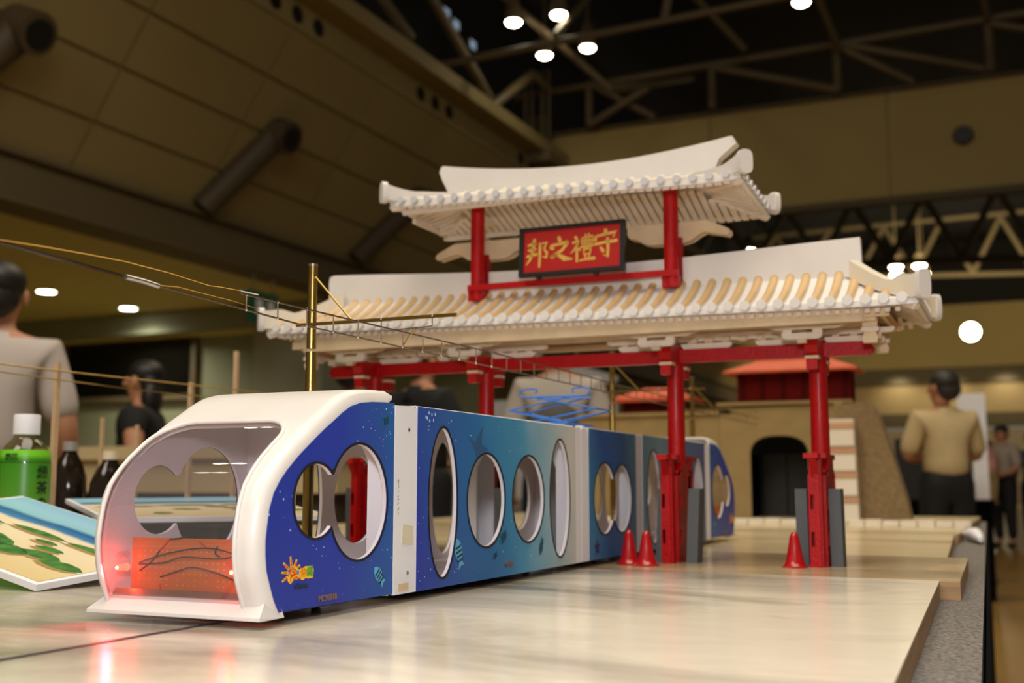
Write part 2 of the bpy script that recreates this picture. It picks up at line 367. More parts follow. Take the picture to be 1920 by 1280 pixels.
for y in (14.4, 14.9): MB().tube([(-10.85, y, 3.1), (-10.85, y, 3.45)], .015, 6).obj('hanger', STEEL, t)
for y in (14.5, 14.8): MB().box((-10.8, y, 2.87), (.03, .14, .24)).obj('pictogram', WHITEF, t)

# ------------------------------------------------------------------ table and boards
FELT = M('grey_felt', (140, 134, 126), .95, spec=.1, noise=(240, .62), bump=(500, .6, .003))
SKIRT = M('black_skirt', (6, 7, 10), .95, spec=.05)
PLY = M('plywood_edge', (176, 140, 96), .6, noise=(9, .35), stretch=(1, 1, 26))
tb = thing('display_table', 'long grey felt covered table with a black skirt carrying the models', 'table', (-1, 2, FLZ))
TX0, TX1, TY0, TY1, TZ = -2.15, -.045, -.5, 5.0, -.026
MB().plate([(TX0, TY0), (.002, TY0), (-.038, .97), (-.148, TY1), (TX0, TY1)], [], TZ-.03, TZ, xy(0)).obj('table_top', FELT, tb)
MB().plate([(.009, TY0), (-.031, .97), (-.141, TY1), (-.145, TY1), (-.035, .97), (.005, TY0)], [], FLZ, TZ-.003, xy(0)).obj('skirt', SKIRT, tb)
MB().box(((TX0+TX1)/2, TY1-.02, (FLZ+TZ-.03)/2), (TX1-TX0-.2, .02, TZ-.03-FLZ)).obj('skirt', SKIRT, tb)
MB().box((TX0+.02, (TY0+TY1)/2, (FLZ+TZ-.03)/2), (.02, TY1-TY0-.1, TZ-.03-FLZ)).obj('skirt', SKIRT, tb)
for x in (TX0+.1, TX1-.2):
    for y in (TY0+.1, 2.2, TY1-.1): MB().box((x, y, (FLZ+TZ-.03)/2), (.04, .04, TZ-.03-FLZ)).obj('leg', STEEL, tb)

def print_mat(name, base, dark, scale, stretch, amt, seed, shade_drift=0):
    m = bpy.data.materials.new(name); m.use_nodes = True; nt = m.node_tree; b = nt.nodes['Principled BSDF']
    tc = nt.nodes.new('ShaderNodeTexCoord'); mp = nt.nodes.new('ShaderNodeMapping'); mp.inputs['Scale'].default_value = stretch; mp.inputs['Location'].default_value = (seed, seed*.7, 0)
    n = nt.nodes.new('ShaderNodeTexNoise'); n.inputs['Scale'].default_value = scale; n.inputs['Detail'].default_value = 6; n.inputs['Roughness'].default_value = .6; n.inputs['Distortion'].default_value = .6
    r = nt.nodes.new('ShaderNodeValToRGB'); r.color_ramp.elements[0].position = .32; r.color_ramp.elements[1].position = .62
    r.color_ramp.elements[0].color = lin(dark); r.color_ramp.elements[1].color = lin(base)
    e = r.color_ramp.elements.new(.46); e.color = lin(tuple(a*amt+c*(1-amt) for a, c in zip(dark, base)))
    n2 = nt.nodes.new('ShaderNodeTexNoise'); n2.inputs['Scale'].default_value = scale*7; n2.inputs['Detail'].default_value = 6
    mx = nt.nodes.new('ShaderNodeMix'); mx.data_type = 'RGBA'; mx.blend_type = 'MULTIPLY'; mx.inputs[0].default_value = .18
    nt.links.new(tc.outputs['Object'], mp.inputs[0]); nt.links.new(mp.outputs[0], n.inputs['Vector']); nt.links.new(mp.outputs[0], n2.inputs['Vector'])
    if shade_drift:  # left darkened, right brightened: uneven hall reflection painted into the print
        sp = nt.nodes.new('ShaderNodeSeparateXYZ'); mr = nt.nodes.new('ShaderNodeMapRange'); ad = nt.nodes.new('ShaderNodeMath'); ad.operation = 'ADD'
        mr.inputs[1].default_value = -.75; mr.inputs[2].default_value = -.25; mr.inputs[3].default_value = -shade_drift; mr.inputs[4].default_value = shade_drift
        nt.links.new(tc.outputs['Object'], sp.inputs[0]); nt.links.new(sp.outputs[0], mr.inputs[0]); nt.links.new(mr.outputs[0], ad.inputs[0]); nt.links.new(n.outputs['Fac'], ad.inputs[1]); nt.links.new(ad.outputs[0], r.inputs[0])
    else: nt.links.new(n.outputs['Fac'], r.inputs[0])
    nt.links.new(r.outputs[0], mx.inputs[6]); nt.links.new(n2.outputs['Fac'], mx.inputs[7])
    nt.links.new(mx.outputs[2], b.inputs['Base Color']); b.inputs['Roughness'].default_value = .2; b.inputs['Specular IOR Level'].default_value = .5
    bp = nt.nodes.new('ShaderNodeBump'); bp.inputs['Strength'].default_value = .12; bp.inputs['Distance'].default_value = .002
    nt.links.new(n2.outputs['Fac'], bp.inputs['Height']); nt.links.new(bp.outputs[0], b.inputs['Normal']); return m
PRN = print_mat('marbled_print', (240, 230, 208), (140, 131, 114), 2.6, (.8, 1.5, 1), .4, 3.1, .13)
PRM = print_mat('marbled_print_step', (196, 174, 136), (128, 110, 84), 3.0, (.6, 1.6, 1), .5, 8.4)
PRF = print_mat('marbled_print_far', (222, 202, 160), (166, 146, 108), 2.6, (.6, 1.6, 1), .35, 5.7)
def board(label, poly, z, pm, thick):
    t = thing('baseboard', label, 'board', (poly[0][0], poly[0][1], TZ), 'baseboards of the diorama')
    MB().plate(poly, [], TZ+.0005, z-.002, xy(0)).obj('plywood_core', PLY, t)
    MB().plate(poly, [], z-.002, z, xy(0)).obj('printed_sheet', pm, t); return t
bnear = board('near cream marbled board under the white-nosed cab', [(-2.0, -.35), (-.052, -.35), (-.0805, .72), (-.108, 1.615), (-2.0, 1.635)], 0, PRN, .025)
board('narrow brownish board crossing under the red gate feet', [(-2.0, 1.64), (-.083, 1.62), (-.094, 2.12), (-2.0, 2.15)], .0, PRM, .025)
bfar = board('far cream board under the rear train cars, beyond the gate', [(-2.0, 2.156), (-.128, 2.126), (-.168, 3.1), (-2.0, 3.12)], -.001, PRF, .02)
board('farthest pale board under the castle model', [(-2.0, 3.125), (-.16, 3.11), (-.16, 4.75), (-2.0, 4.75)], -.0005, PRF, .02)
# joint of two prints running diagonally under the cab
MB().plate(rect(-.680, -.35, -.6745, 1.61), [], 0, .0008, xy(0)).obj('guide_strip', M('guide_tape', (52, 54, 62), .5, noise=(200, .4)), bnear)
MB().plate([(-.7, 2.16), (-.694, 2.16), (-.80, 3.09), (-.808, 3.09)], [], 0, .0008, xy(-.001)).obj('guide_strip', bpy.data.materials['guide_tape'], bfar)
pv = thing('paving_strip', 'long white paving strip at the foot of the castle model', 'model part', (-.6, 3.62, 0))
for i in range(26): MB().box((-1.42+i*.05, 3.62, .008), (.046, .06, .016+.002*(i % 3))).obj('paver', CREAM, pv)
t = thing('cloth_roll', 'crumpled white cloth hanging over the far table corner', 'cloth', (-.1, 3.3, TZ))
MB().tube([(-.150, 3.34, TZ+.0165), (-.138, 3.30, TZ+.0185), (-.125, 3.25, TZ+.020), (-.115, 3.18, TZ+.0165), (-.108, 3.12, TZ+.0125)], [.012, .016, .018, .014, .006], 10).obj('cloth', WHITEF, t, 60)

# ------------------------------------------------------------------ train
def skin_print(name, stops, y0, y1, stars, zmix=.25, dark=(44, 52, 130)):
    m = bpy.data.materials.new(name); m.use_nodes = True; nt = m.node_tree; b = nt.nodes['Principled BSDF']; L = nt.links
    tc = nt.nodes.new('ShaderNodeTexCoord'); sp = nt.nodes.new('ShaderNodeSeparateXYZ'); L.new(tc.outputs['Object'], sp.inputs[0])
    mr = nt.nodes.new('ShaderNodeMapRange'); mr.inputs[1].default_value = y0; mr.inputs[2].default_value = y1; L.new(sp.outputs['Y'], mr.inputs[0])
    n = nt.nodes.new('ShaderNodeTexNoise'); n.inputs['Scale'].default_value = 9; n.inputs['Detail'].default_value = 4; L.new(tc.outputs['Object'], n.inputs['Vector'])
    z = nt.nodes.new('ShaderNodeMath'); z.operation = 'MULTIPLY_ADD'; z.inputs[1].default_value = 1.6*zmix; z.inputs[2].default_value = -.11*1.6*zmix; L.new(sp.outputs['Z'], z.inputs[0])
    a1 = nt.nodes.new('ShaderNodeMath'); a1.operation = 'ADD'; L.new(mr.outputs[0], a1.inputs[0]); L.new(z.outputs[0], a1.inputs[1])
    a2 = nt.nodes.new('ShaderNodeMath'); a2.operation = 'MULTIPLY_ADD'; a2.inputs[1].default_value = .28; L.new(n.outputs['Fac'], a2.inputs[0])
    a3 = nt.nodes.new('ShaderNodeMath'); a3.operation = 'SUBTRACT'; a3.inputs[1].default_value = .14; L.new(a1.outputs[0], a2.inputs[2]); L.new(a2.outputs[0], a3.inputs[0])
    r = nt.nodes.new('ShaderNodeValToRGB'); L.new(a3.outputs[0], r.inputs[0]); els = r.color_ramp.elements
    while len(els) > 1: els.remove(els[-1])
    els[0].position = stops[0][0]; els[0].color = lin(stops[0][1])
    for p, c in stops[1:]: els.new(p).color = lin(c)
    # scattered stars
    v = nt.nodes.new('ShaderNodeTexVoronoi'); v.inputs['Scale'].default_value = 95; L.new(tc.outputs['Object'], v.inputs['Vector'])
    n3 = nt.nodes.new('ShaderNodeTexNoise'); n3.inputs['Scale'].default_value = 22; L.new(tc.outputs['Object'], n3.inputs['Vector'])
    lt = nt.nodes.new('ShaderNodeMapRange'); lt.inputs[1].default_value = .13; lt.inputs[2].default_value = .07; lt.inputs[3].default_value = 0; lt.inputs[4].default_value = stars; L.new(v.outputs['Distance'], lt.inputs[0])
    gt = nt.nodes.new('ShaderNodeMapRange'); gt.inputs[1].default_value = .5; gt.inputs[2].default_value = .62; L.new(n3.outputs['Fac'], gt.inputs[0])
    mu = nt.nodes.new('ShaderNodeMath'); mu.operation = 'MULTIPLY'; L.new(lt.outputs[0], mu.inputs[0]); L.new(gt.outputs[0], mu.inputs[1])
    mx = nt.nodes.new('ShaderNodeMix'); mx.data_type = 'RGBA'; L.new(mu.outputs[0], mx.inputs[0]); L.new(r.outputs[0], mx.inputs[6]); mx.inputs[7].default_value = lin((206, 224, 240))
    L.new(mx.outputs[2], b.inputs['Base Color']); b.inputs['Roughness'].default_value = .42; b.inputs['Specular IOR Level'].default_value = .35; return m
BL, BD, TE, CY, SA = (38, 58, 160), (32, 52, 150), (36, 112, 170), (74, 150, 186), (186, 184, 174)
SK1 = skin_print('cab_print', [(0, BD), (.45, BL), (.8, (40, 82, 160)), (1.0, (34, 104, 168))], .84, 1.09, .9, .1)
SK2 = skin_print('first_coach_print', [(0, BL), (.16, (44, 92, 160)), (.36, TE), (.6, CY), (.76, (150, 182, 194)), (.92, (206, 206, 198))], 1.11, 1.62, .8, .3)
SK3 = skin_print('second_coach_print', [(0, (52, 126, 166)), (.35, (30, 78, 142)), (.7, (40, 92, 146)), (1, (84, 140, 156))], 1.65, 1.92, .3, .5)
SK4 = skin_print('third_coach_print', [(0, (100, 150, 170)), (.3, (120, 154, 170)), (.6, (84, 108, 152)), (1, (70, 80, 136))], 1.92, 2.4, .3, .3)
RINGM = M('window_print_black', (14, 14, 18), .5)
FLESH = M('inner_board', (226, 216, 216), .55)
ACR = glassy('acrylic', (222, 218, 222), .95, .018, f0=.075, haze=.035)
PANE = glassy('window_film', (236, 236, 232), .7, .03)
XR, XL, ZB, ZT = -.610, -.800, .0095, .2105
CXT = (XR+XL)/2
def wheels(par, y0, y1):
    MB().box((CXT, (y0+y1)/2, .0115), (.15, (y1-y0)-.02, .008)).obj('underframe', BLACK, par)
    for y in (y0+.035, y1-.035):
        for sx in (-1, 1):
            MB().tube([(CXT+sx*.03-.003, y, .005), (CXT+sx*.03+.003, y, .005)], .005, 12).obj('wheel', BLACK, par)
def side(par, outer, wins, rings, skm, y_strip=None):
    for s, x in ((1, XR), (-1, XL)):
        sp = MB().plate(outer, wins, -.004*s, 0, yz(x)).obj('side_panel', FLESH, par)
        MB().plate(outer, wins, .0002*s, .0008*s, yz(x)).obj('printed_skin', skm, sp)
        for i, (rg, wn_) in enumerate(zip(rings, wins)):
            MB().plate(rg, [wn_], .0009*s, .0016*s, yz(x)).obj('window_outline', RINGM, sp)
def ends(par, y, mat=WHITEF, door=.066):
    MB().plate(rect(XL+.004, ZB, XR-.004, ZT-.002), [[(CXT-door, .016), (CXT+door, .016), (CXT+door, .15), (CXT+door*.8, .178), (CXT-door*.8, .178), (CXT-door, .15)]], 0, .004, xz(y)).obj('end_wall', mat, par)
def fish(par, c, L, ang, body, stripe, x, sgn=1):
    """flat printed fish on the side plane"""
    ca, sa = math.cos(ang), math.sin(ang); P = lambda a, b: (c[0]+(a*ca-b*sa)*L, c[1]+(a*sa+b*ca)*L)
    out = [P(*p) for p in ((-.5, 0), (-.38, .14), (-.15, .25), (.1, .22), (.28, .08), (.5, .2), (.44, 0), (.5, -.2), (.28, -.08), (.1, -.22), (-.15, -.25), (-.38, -.14))]
    f = MB().plate(out, [], .001*sgn, .0014*sgn, yz(x)).obj('printed_fish', body, par)
    mb = MB()
    for a in (-.25, -.1, .05, .2): mb.plate([P(a, -.2), P(a+.06, -.2), P(a+.1, .2), P(a+.04, .2)], [], .0015*sgn, .0018*sgn, yz(x))
    mb.obj('stripes', stripe, f); return f
FB, FS = M('fish_cyan', (92, 176, 206), .5), M('fish_dark', (16, 44, 84), .5)
FT = M('fish_teal', (26, 104, 122), .5)
# profile of the nose, from the bottom of the face up and back over the roof (y, z)
BLUEC = [(.858, .0125), (.8505, .024), (.845, .036), (.839, .05), (.837, .064), (.8365, .076), (.838, .088), (.841, .104), (.847, .118), (.856, .129), (.867, .139), (.886, .153), (.908, .167), (.926, .178), (.944, .188), (.958, .196), (.972, .2025), (.990, .207), (1.013, .2095), (1.036, .2105), (1.058, .211)]
RND = .0135
def offs(P, d):
    out = []
    for i, p in enumerate(P):
        a, b = P[max(i-1, 0)], P[min(i+1, len(P)-1)]; t = Vector((b[0]-a[0], b[1]-a[1])).normalized(); out.append((p[0]-t.y*d, p[1]+t.x*d))
    return out
OUT = offs(BLUEC, RND)
def curve_at(P, t):
    L = [0]
    for a, b in zip(P, P[1:]): L.append(L[-1]+math.dist(a, b))
    d = t*L[-1]
    for i in range(len(P)-1):
        if d <= L[i+1]+1e-9:
            u = (d-L[i])/(L[i+1]-L[i]); return Vector((P[i][0]+(P[i+1][0]-P[i][0])*u, P[i][1]+(P[i+1][1]-P[i][1])*u))
    return Vector(P[-1])
HW = (XR-XL)/2
def S(u, t, inset=0):
    o_ = curve_at(OUT, t); i_ = curve_at(BLUEC, t); n = (i_-o_).normalized(); d = abs(u)-(HW-RND); k = inset
    if d > 0: k += RND-math.sqrt(max(RND**2-min(d, RND)**2, 0))
    p = o_+n*k; return (CXT+u, p.x, p.y)
def build_cab():
    car = thing('train_car', 'leading white-nosed cab car with blue starry sides and red lit front lamps', 'model train', (CXT, .95, 0), 'cars of the model train')
    yb = 1.058
    # shell: ring between outer boundary and window opening in (u, t)
    tb_, tt = .022, .60; hw = .0775; UO = -.005
    inner = []
    N = 14
    inner += [(-hw+2*hw*i/24, tb_) for i in range(24)]
    inner += [(hw, tb_+(tt-.10-tb_)*i/26) for i in range(26)]
    inner += [(hw-.036*(1-math.cos(PI/2*i/N)), tt-.10+.10*math.sin(PI/2*i/N)) for i in range(N)]
    inner += [(hw-.036-(2*hw-.072)*i/20, tt) for i in range(20)]
    inner += [(-hw+.036*(1-math.sin(PI/2*i/N)), tt-.10+.10*math.cos(PI/2*i/N)) for i in range(N)]
    inner += [(-hw, tt-.10-(tt-.10-tb_)*i/26) for i in range(26)]
    inner = [(u+UO, t) for u, t in inner]
    outer = []
    for u, t in inner:        # radial projection to the rectangle [-HW,HW]x[0,1]
        du, dt = u/HW, (t-.34)/.34 if t < .34 else (t-.34)/.66; k = 1/max(abs(du), abs(dt)); outer.append((du*k*HW, .34+dt*k*(.34 if dt < 0 else .66)))
    mb = MB(); K = 16; n = len(inner); vs = []; back = []
    for j in range(K+1):
        f = 1-(1-j/K)**1.0; f = f if j else 0
        for (ui, ti), (uo, to) in zip(inner, outer): u, t = ui+(uo-ui)*f, ti+(to-ti)*f; vs.append(S(u, t)); back.append(S(u, t, .0035))
    fs = [(j*n+i, j*n+(i+1) % n, (j+1)*n+(i+1) % n, (j+1)*n+i) for j in range(K) for i in range(n)]
    m_ = (K+1)*n
    fs += [tuple(a+m_ for a in reversed(f)) for f in fs] + [(i, i+m_, (i+1) % n+m_, (i+1) % n) for i in range(n)] + [(K*n+i, K*n+(i+1) % n, K*n+(i+1) % n+m_, K*n+i+m_) for i in range(n)]
    mb.add(vs+back, fs).obj('nose_shell', WHITE, car, 50)
    # raised rim round the windscreen
    rim = [Vector(S(u, t, -.0003)) for u, t in inner]; MB().tube(rim+[rim[0]], .0022, 8, cap=False).obj('windscreen_rim', WHITE, car, 60)
    # acrylic windscreen
    vs, fs = [], []; A, B = 16, 36; outl = inner
    for b in range(B+1):
        t = tb_-.012+(tt+.006-tb_+.012)*b/B
        k = hw+.003 if t < tt-.10 else (hw+.003-.036*(1-math.sqrt(max(0, 1-((t-tt+.10)/.107)**2))))
        for a in range(A+1): vs.append(S(UO-k+2*k*a/A, t, .0022))
    fs = [(b*(A+1)+a, b*(A+1)+a+1, (b+1)*(A+1)+a+1, (b+1)*(A+1)+a) for b in range(B) for a in range(A)]
    MB().add(vs, fs).obj('windscreen', ACR, car, 80)
    # sill / skirt plate at the foot of the nose
    MB().add([(XL-.004, .829, .0105), (XR+.002, .829, .0105), (XR-.004, .845, .0245), (XL+.008, .845, .0245), (XL-.004, .829, .0075), (XR+.002, .829, .0075), (XR-.004, .850, .0205), (XL+.008, .850, .0205)],
             [(0, 1, 2, 3), (7, 6, 5, 4), (0, 4, 5, 1), (1, 5, 6, 2), (2, 6, 7, 3), (3, 7, 4, 0)]).obj('skirt_plate', WHITE, car)
    MB().add([(XR+.0025, .829, .0075), (XR+.0025, .829, .0105), (XR-.004, .845, .0245), (XR+.0005, .852, .034), (XR+.001, .866, .0075)], [(0, 1, 2, 3, 4)]).obj('skirt_flap', WHITE, car)
    MB().add([(CXT-.082, .8425, .0235), (CXT+.071, .8425, .0235), (CXT+.071, .8475, .0290), (CXT-.082, .8475, .0290), (CXT-.082, .845, .0225), (CXT+.071, .845, .0225), (CXT+.071, .850, .028), (CXT-.082, .850, .028)],
             [(0, 1, 2, 3), (7, 6, 5, 4), (0, 4, 5, 1), (1, 5, 6, 2), (2, 6, 7, 3), (3, 7, 4, 0)]).obj('sill_strip', M('copper_tape', (150, 112, 92), .3, metal=.6), car)
    outerp = BLUEC+[(yb, ZB+.002)]
    win = double((.990, .108), (.054, .057), (.914, .110), (.037, .0345)); ring = double((.990, .108), (.054, .057), (.914, .110), (.037, .0345), .0022)
    side(car, outerp, [win], [ring], SK1)
    ends(car, yb-.004)
    MB().box((CXT, .96, .0155), (.176, .19, .003)).obj('floor_plate', FLESH, car)
    wheels(car, .88, 1.05)
    # perforated circuit board with lamps and wires
    pm = M('perfboard', (214, 118, 46), .45, noise=(60, .1)); dots = M('solder_pad', (222, 190, 140), .4)
    pb = MB().box((CXT-.001, .8585, .0485), (.145, .0016, .0535)).obj('circuit_board', pm, car)
    dm = MB()
    for j in range(8):
        for i in range(21):
            if (j in (0, 1, 2) and random.random() < .35) or (i in (6, 13) and random.random() < .4): continue
            x, z = CXT-.064+i*.0066, .027+j*.0052; r = .0008
            dm.add([(x-r, .8575, z), (x, .8575, z-r), (x+r, .8575, z), (x, .8575, z+r)], [(0, 1, 2, 3)])
    o = dm.obj('solder_pads', dots, pb); o['kind'] = 'stuff'
    WB, WR = M('black_wire', (18, 16, 20), .45), M('red_wire', (196, 20, 30), .4)
    def wire(pts, mat, r=.0008):
        P = [Vector((CXT+a, .856-c, z)) for a, z, c in pts]; Q = []
        for i in range(len(P)-1):
            p0, p1, p2, p3 = P[max(i-1, 0)], P[i], P[i+1], P[min(i+2, len(P)-1)]
            for k in range(6):
                t = k/6; Q.append(.5*((2*p1)+(-p0+p2)*t+(2*p0-5*p1+4*p2-p3)*t*t+(-p0+3*p1-3*p2+p3)*t**3))
        MB().tube(Q+[P[-1]], r, 6).obj('wire', mat, pb, 60)
    wire([(-.062, .052, .001), (-.03, .0605, .004), (.006, .0665, .006), (.03, .067, .006), (.052, .0625, .004), (.066, .0605, .002)], WB)
    wire([(-.062, .0505, .001), (-.03, .053, .003), (-.008, .0585, .005), (.03, .058, .005), (.045, .0595, .004), (.055, .0625, .003)], WB)
    wire([(-.036, .0395, .001), (-.012, .046, .004), (.005, .0495, .005), (.03, .0455, .004), (.054, .0375, .001)], WB)
    wire([(-.061, .0445, .001), (-.045, .054, .003), (-.036, .064, .003)], WB)
    wire([(-.026, .0745, .001), (-.014, .0755, .002), (-.006, .078, .002)], WB)
    wire([(.029, .069, .001), (.028, .063, .003), (.032, .0595, .001)], WB)
    wire([(-.036, .064, .003), (-.026, .0745, .001)], WR); wire([(.04, .058, .002), (.05, .050, .004), (.066, .0485, .001)], WR)
    wire([(-.036, .0335, .001), (-.034, .0225, .001)], WR); wire([(.026, .0225, .001), (.034, .028, .002)], WR); wire([(.004, .025, .001), (.014, .022, .001)], WR); wire([(.008, .073, .001), (.016, .069, .002)], WR)
    LC = glassy('led_clear', (250, 235, 240), .8, .05, 1.5)
    LR = M('led_red_lit', (255, 60, 20), emit=30, ecol=(255, 30, 20)); LCORE = M('led_core', (255, 210, 120), emit=60, ecol=(255, 190, 90))
    for sx in (-1, 1):
        for z, lit in ((.0595, 0), (.0475, 1)):
            x = CXT+sx*.0765 if sx > 0 else CXT-.0775; y = .846
            if sx > 0: x = CXT+.0575; y = .842
            e = MB().tube([(x, y+.010, z), (x, y+.009, z), (x, y+.0088, z), (x, y, z), (x, y-.002, z), (x, y-.0032, z)], [.0036, .0036, .003, .003, .0024, .0008], 14).obj('lamp_lens', LR if lit else LC, car, 50)
            if lit:
                MB().ball((x, y-.003, z), .0014, 8, 6).obj('chip', LCORE, e)
                l = bpy.data.lights.new('red_lamp', 'SPOT'); l.energy = 1.1 if sx < 0 else .12; l.spot_size = 1.9; l.spot_blend = .9; l.color = (1, .03, .05); l.shadow_soft_size = .004
                o = bpy.data.objects.new('red_lamp', l); COL.objects.link(o); o.location = (x, y-.012, z); o.rotation_euler = (math.radians(-66), 0, 0); o.parent = car; o.matrix_parent_inverse = PINV(car)
                l2_ = bpy.data.lights.new('red_glow', 'POINT'); l2_.energy = .010; l2_.color = (1, .03, .03); l2_.shadow_soft_size = .003
                o = bpy.data.objects.new('red_glow', l2_); COL.objects.link(o); o.location = (x, y-.006, z+.004); o.parent = car; o.matrix_parent_inverse = PINV(car)
    # printed emblem: sun with rays, swirl, letters
    YEL, ORA, REDO, GRN, CYL = M('emblem_yellow', (246, 196, 40), .5), M('emblem_orange', (222, 128, 30), .5), M('emblem_red', (202, 58, 26), .5), M('emblem_green', (96, 160, 44), .5), M('emblem_cyan', (60, 150, 190), .5)
    TXB = M('caption_blue', (18, 40, 78), .5); NUM = M('number_brown', (120, 92, 84), .5)
    for s, x in ((1, XR), (-1, XL)):
        y0, z0 = .8765, .0455; KD, KZ = 1.2, .84; D = KD if s > 0 else -KD
        e = MB().plate([(y0+D*a, z0+KZ*b) for a, b in [(-.0045, -.002), (-.002, .0055), (.0035, .0060), (.008, .003), (.013, .0035), (.0165, .0058), (.0265, .0058), (.0285, .001), (.0275, -.0075), (.021, -.0078), (.018, -.0065), (.014, -.009), (.010, -.0068), (.002, -.0072), (-.002, -.0115), (-.0055, -.008)]], [], .0011*s, .0014*s, yz(x)).obj('emblem', YEL, car)
        for an, l0, l1 in ((100, .008, .0165), (135, .008, .0155), (70, .008, .0135), (172, .007, .0125), (210, .008, .0135), (40, .008, .011)):
            ca, sa = math.cos(math.radians(an)), math.sin(math.radians(an))
            for mat_, g, w_ in ((YEL, .0016, .0014), (REDO, 0, .0016)):
                MB().plate([(y0+D*(ca*l-sa*q), z0+KZ*(sa*l+ca*q)) for l, q in ((l0-g, -.0009-g*.5), (l1+g, -.0004-g*.3), (l1+g, .0004+g*.3), (l0-g, .0009+g*.5))], [], w_*s, (w_+.0002)*s, yz(x)).obj('ray', mat_, e)
        sw = [(y0+D*r*math.cos(a), z0+KZ*(.0005+r*math.sin(a))) for r, a in [(.0012+.0037*i/20, PI*.6-i*.42) for i in range(21)]]+[(y0-D*.0028, z0-.0035), (y0-D*.0022, z0-.008)]
        MB().tube([(x+.0018*s, a, b) for a, b in sw], .0006, 5).obj('swirl', REDO, e)
        MB().tube([(x+.0018*s, y0+D*.001, z0-.0055), (x+.0018*s, y0+D*.005, z0-.0038), (x+.0018*s, y0+D*.009, z0-.0055)], .0006, 5).obj('wave', REDO, e)
        ax = (0, D, 0)
        text_obj('letter', 'e', .0075, CYL, (x+.0017*s, y0+D*.0066, z0+.0008), ax, (0, 0, 1), e, .0002, 1.15)
        text_obj('letter', '沖', .0098, ORA, (x+.0017*s, y0+D*.0138, z0-.0012), ax, (0, 0, 1), e, .00012, 1.05)
        text_obj('letter', '縄', .0104, GRN, (x+.0017*s, y0+D*.0228, z0-.0006), ax, (0, 0, 1), e, .00012, 1.05)
        text_obj('caption', 'okinawa', .0062, TXB, (x+.0013*s, y0+D*.0125, z0-.0125), ax, (0, 0, 1), car, .0003, 1.05)
        text_obj('car_number', 'MC9001B', .0083, NUM, (x+.0013*s, .9355, .0185), ax, (0, 0, 1), car, .0002, .95)
        fish(car, (1.030, .0325), .026, -.75, FB, FS, x, s); fish(car, (1.040, .1915), .018, PI+.35, FT, FS, x, s)
        mb = MB()
        for i in range(130):
            yy, zz = .862+random.random()*.19, .016+random.random()*.19
            if ((yy-.99)/.058)**2+((zz-.108)/.061)**2 < 1 or ((yy-.914)/.041)**2+((zz-.11)/.039)**2 < 1: continue
            if zz > .1 and yy < .95+(zz-.12)*.7 or (zz < .065 and .865 < yy < .915): continue
            r = .00022+.00065*random.random()**5; mb.plate(ell((yy, zz), r*.75, r*1.2, 6), [], .001*s, .0013*s, yz(x))
        o = mb.obj('printed_stars', WHITE, car); o['kind'] = 'stuff'
    return car
def strip(par, y0, y1, marks=False):
    """white connecting end piece of a coach, flush with its sides"""
    for s, x in ((1, XR), (-1, XL)):
        cr = .006
        o = MB().plate([(y0, ZB), (y1, ZB), (y1, ZT-cr), (y1-.002, ZT-.002), (y1-cr, ZT), (y0, ZT-.0015)], [], -.004*s, 0, yz(x-.0005*s)).obj('end_strip', WHITEF, par)
        if marks:
            for z in (.031, .184): MB().tube([(x-.001*s, 1.091, z), (x+.0006*s, 1.091, z)], .0022, 12).obj('screw', SOLDER, o); MB().tube([(x+.0006*s, 1.091, z), (x+.0008*s, 1.091, z)], .0009, 8).obj('screw_recess', BLACK, o)
            MB().plate([(1.078, .0625), (1.102, .060), (1.102, .080), (1.079, .083)], [], -.0003*s, .0004*s, yz(x)).obj('masking_tape', M('tape_cream', (214, 206, 180), .6), o)
            MB().box((x-.006*s, 1.083, .0165), (.012, .022, .008)).obj('wood_block', WOOD, o)
            if s > 0:
                mb = MB(); PEN = M('pencil', (120, 116, 116), .6)
                for a, b, c_, d_ in ((-.002, .128, .002, .129), (0, .131, .0006, .124), (-.0018, .121, .0022, .123), (0, .117, .0022, .118), (-.002, .112, .001, .113), (.0004, .1135, -.0005, .104), (-.002, .109, .0024, .109), (-.002, .104, .0022, .1055), (.002, .101, -.001, .097), (-.001, .099, .0025, .0985), (0, .096, .002, .0935)):
                    mb.tube([(x-.0003, 1.070+a, b), (x-.0003, 1.070+c_, d_)], .00022, 4)
                mb.obj('pencil_note', PEN, o)
    MB().box((CXT, (y0+y1)/2, ZT-.003), (XR-XL-.006, y1-y0, .004)).obj('end_roof', WHITEF, par)
def build_coach(label, y0, y1, wins, rings, skm, s0=None, s1=None, marks=False):
    car = thing('train_car', label, 'model train', (CXT, (y0+y1)/2, 0), 'cars of the model train')
    side(car, [(y0, ZB), (y1, ZB), (y1, ZT-.001), (y0, ZT)], wins, rings, skm)
    ends(car, y0); ends(car, y1-.004)
    MB().box((CXT, (y0+y1)/2, .0155), (XR-XL-.012, y1-y0-.01, .003)).obj('floor_plate', FLESH, car)
    MB().plate([(XL+.001, ZT-.003), (XR-.001, ZT-.003), (XR-.003, ZT+.001), (CXT, ZT+.002), (XL+.003, ZT+.001)], [], y0, y1, lambda a, b, w_: (a, w_, b)).obj('roof_panel', WHITEF, car)
    if s0: strip(car, s0, y0-.0008, marks)
    if s1: strip(car, y1+.0008, s1)
    wheels(car, y0, y1)
    return car
def wr(c, rx, ry): return ell(c, rx, ry), ell(c, rx+.0022, ry+.0024)
cab = build_cab()
w_ = [wr((1.1715, .105), .035, .0845), wr((1.288, .1057), .054, .0565), wr((1.420, .1057), .053, .0565), wr((1.534, .1057), .038, .0825)]
c2 = build_coach('first coach behind the cab, blue fading to sand, four oval windows each side', 1.110, 1.597, [a for a, b in w_], [b for a, b in w_], SK2, 1.0625, 1.624, True)
ind = M('sea_indigo', (46, 42, 104), .6)
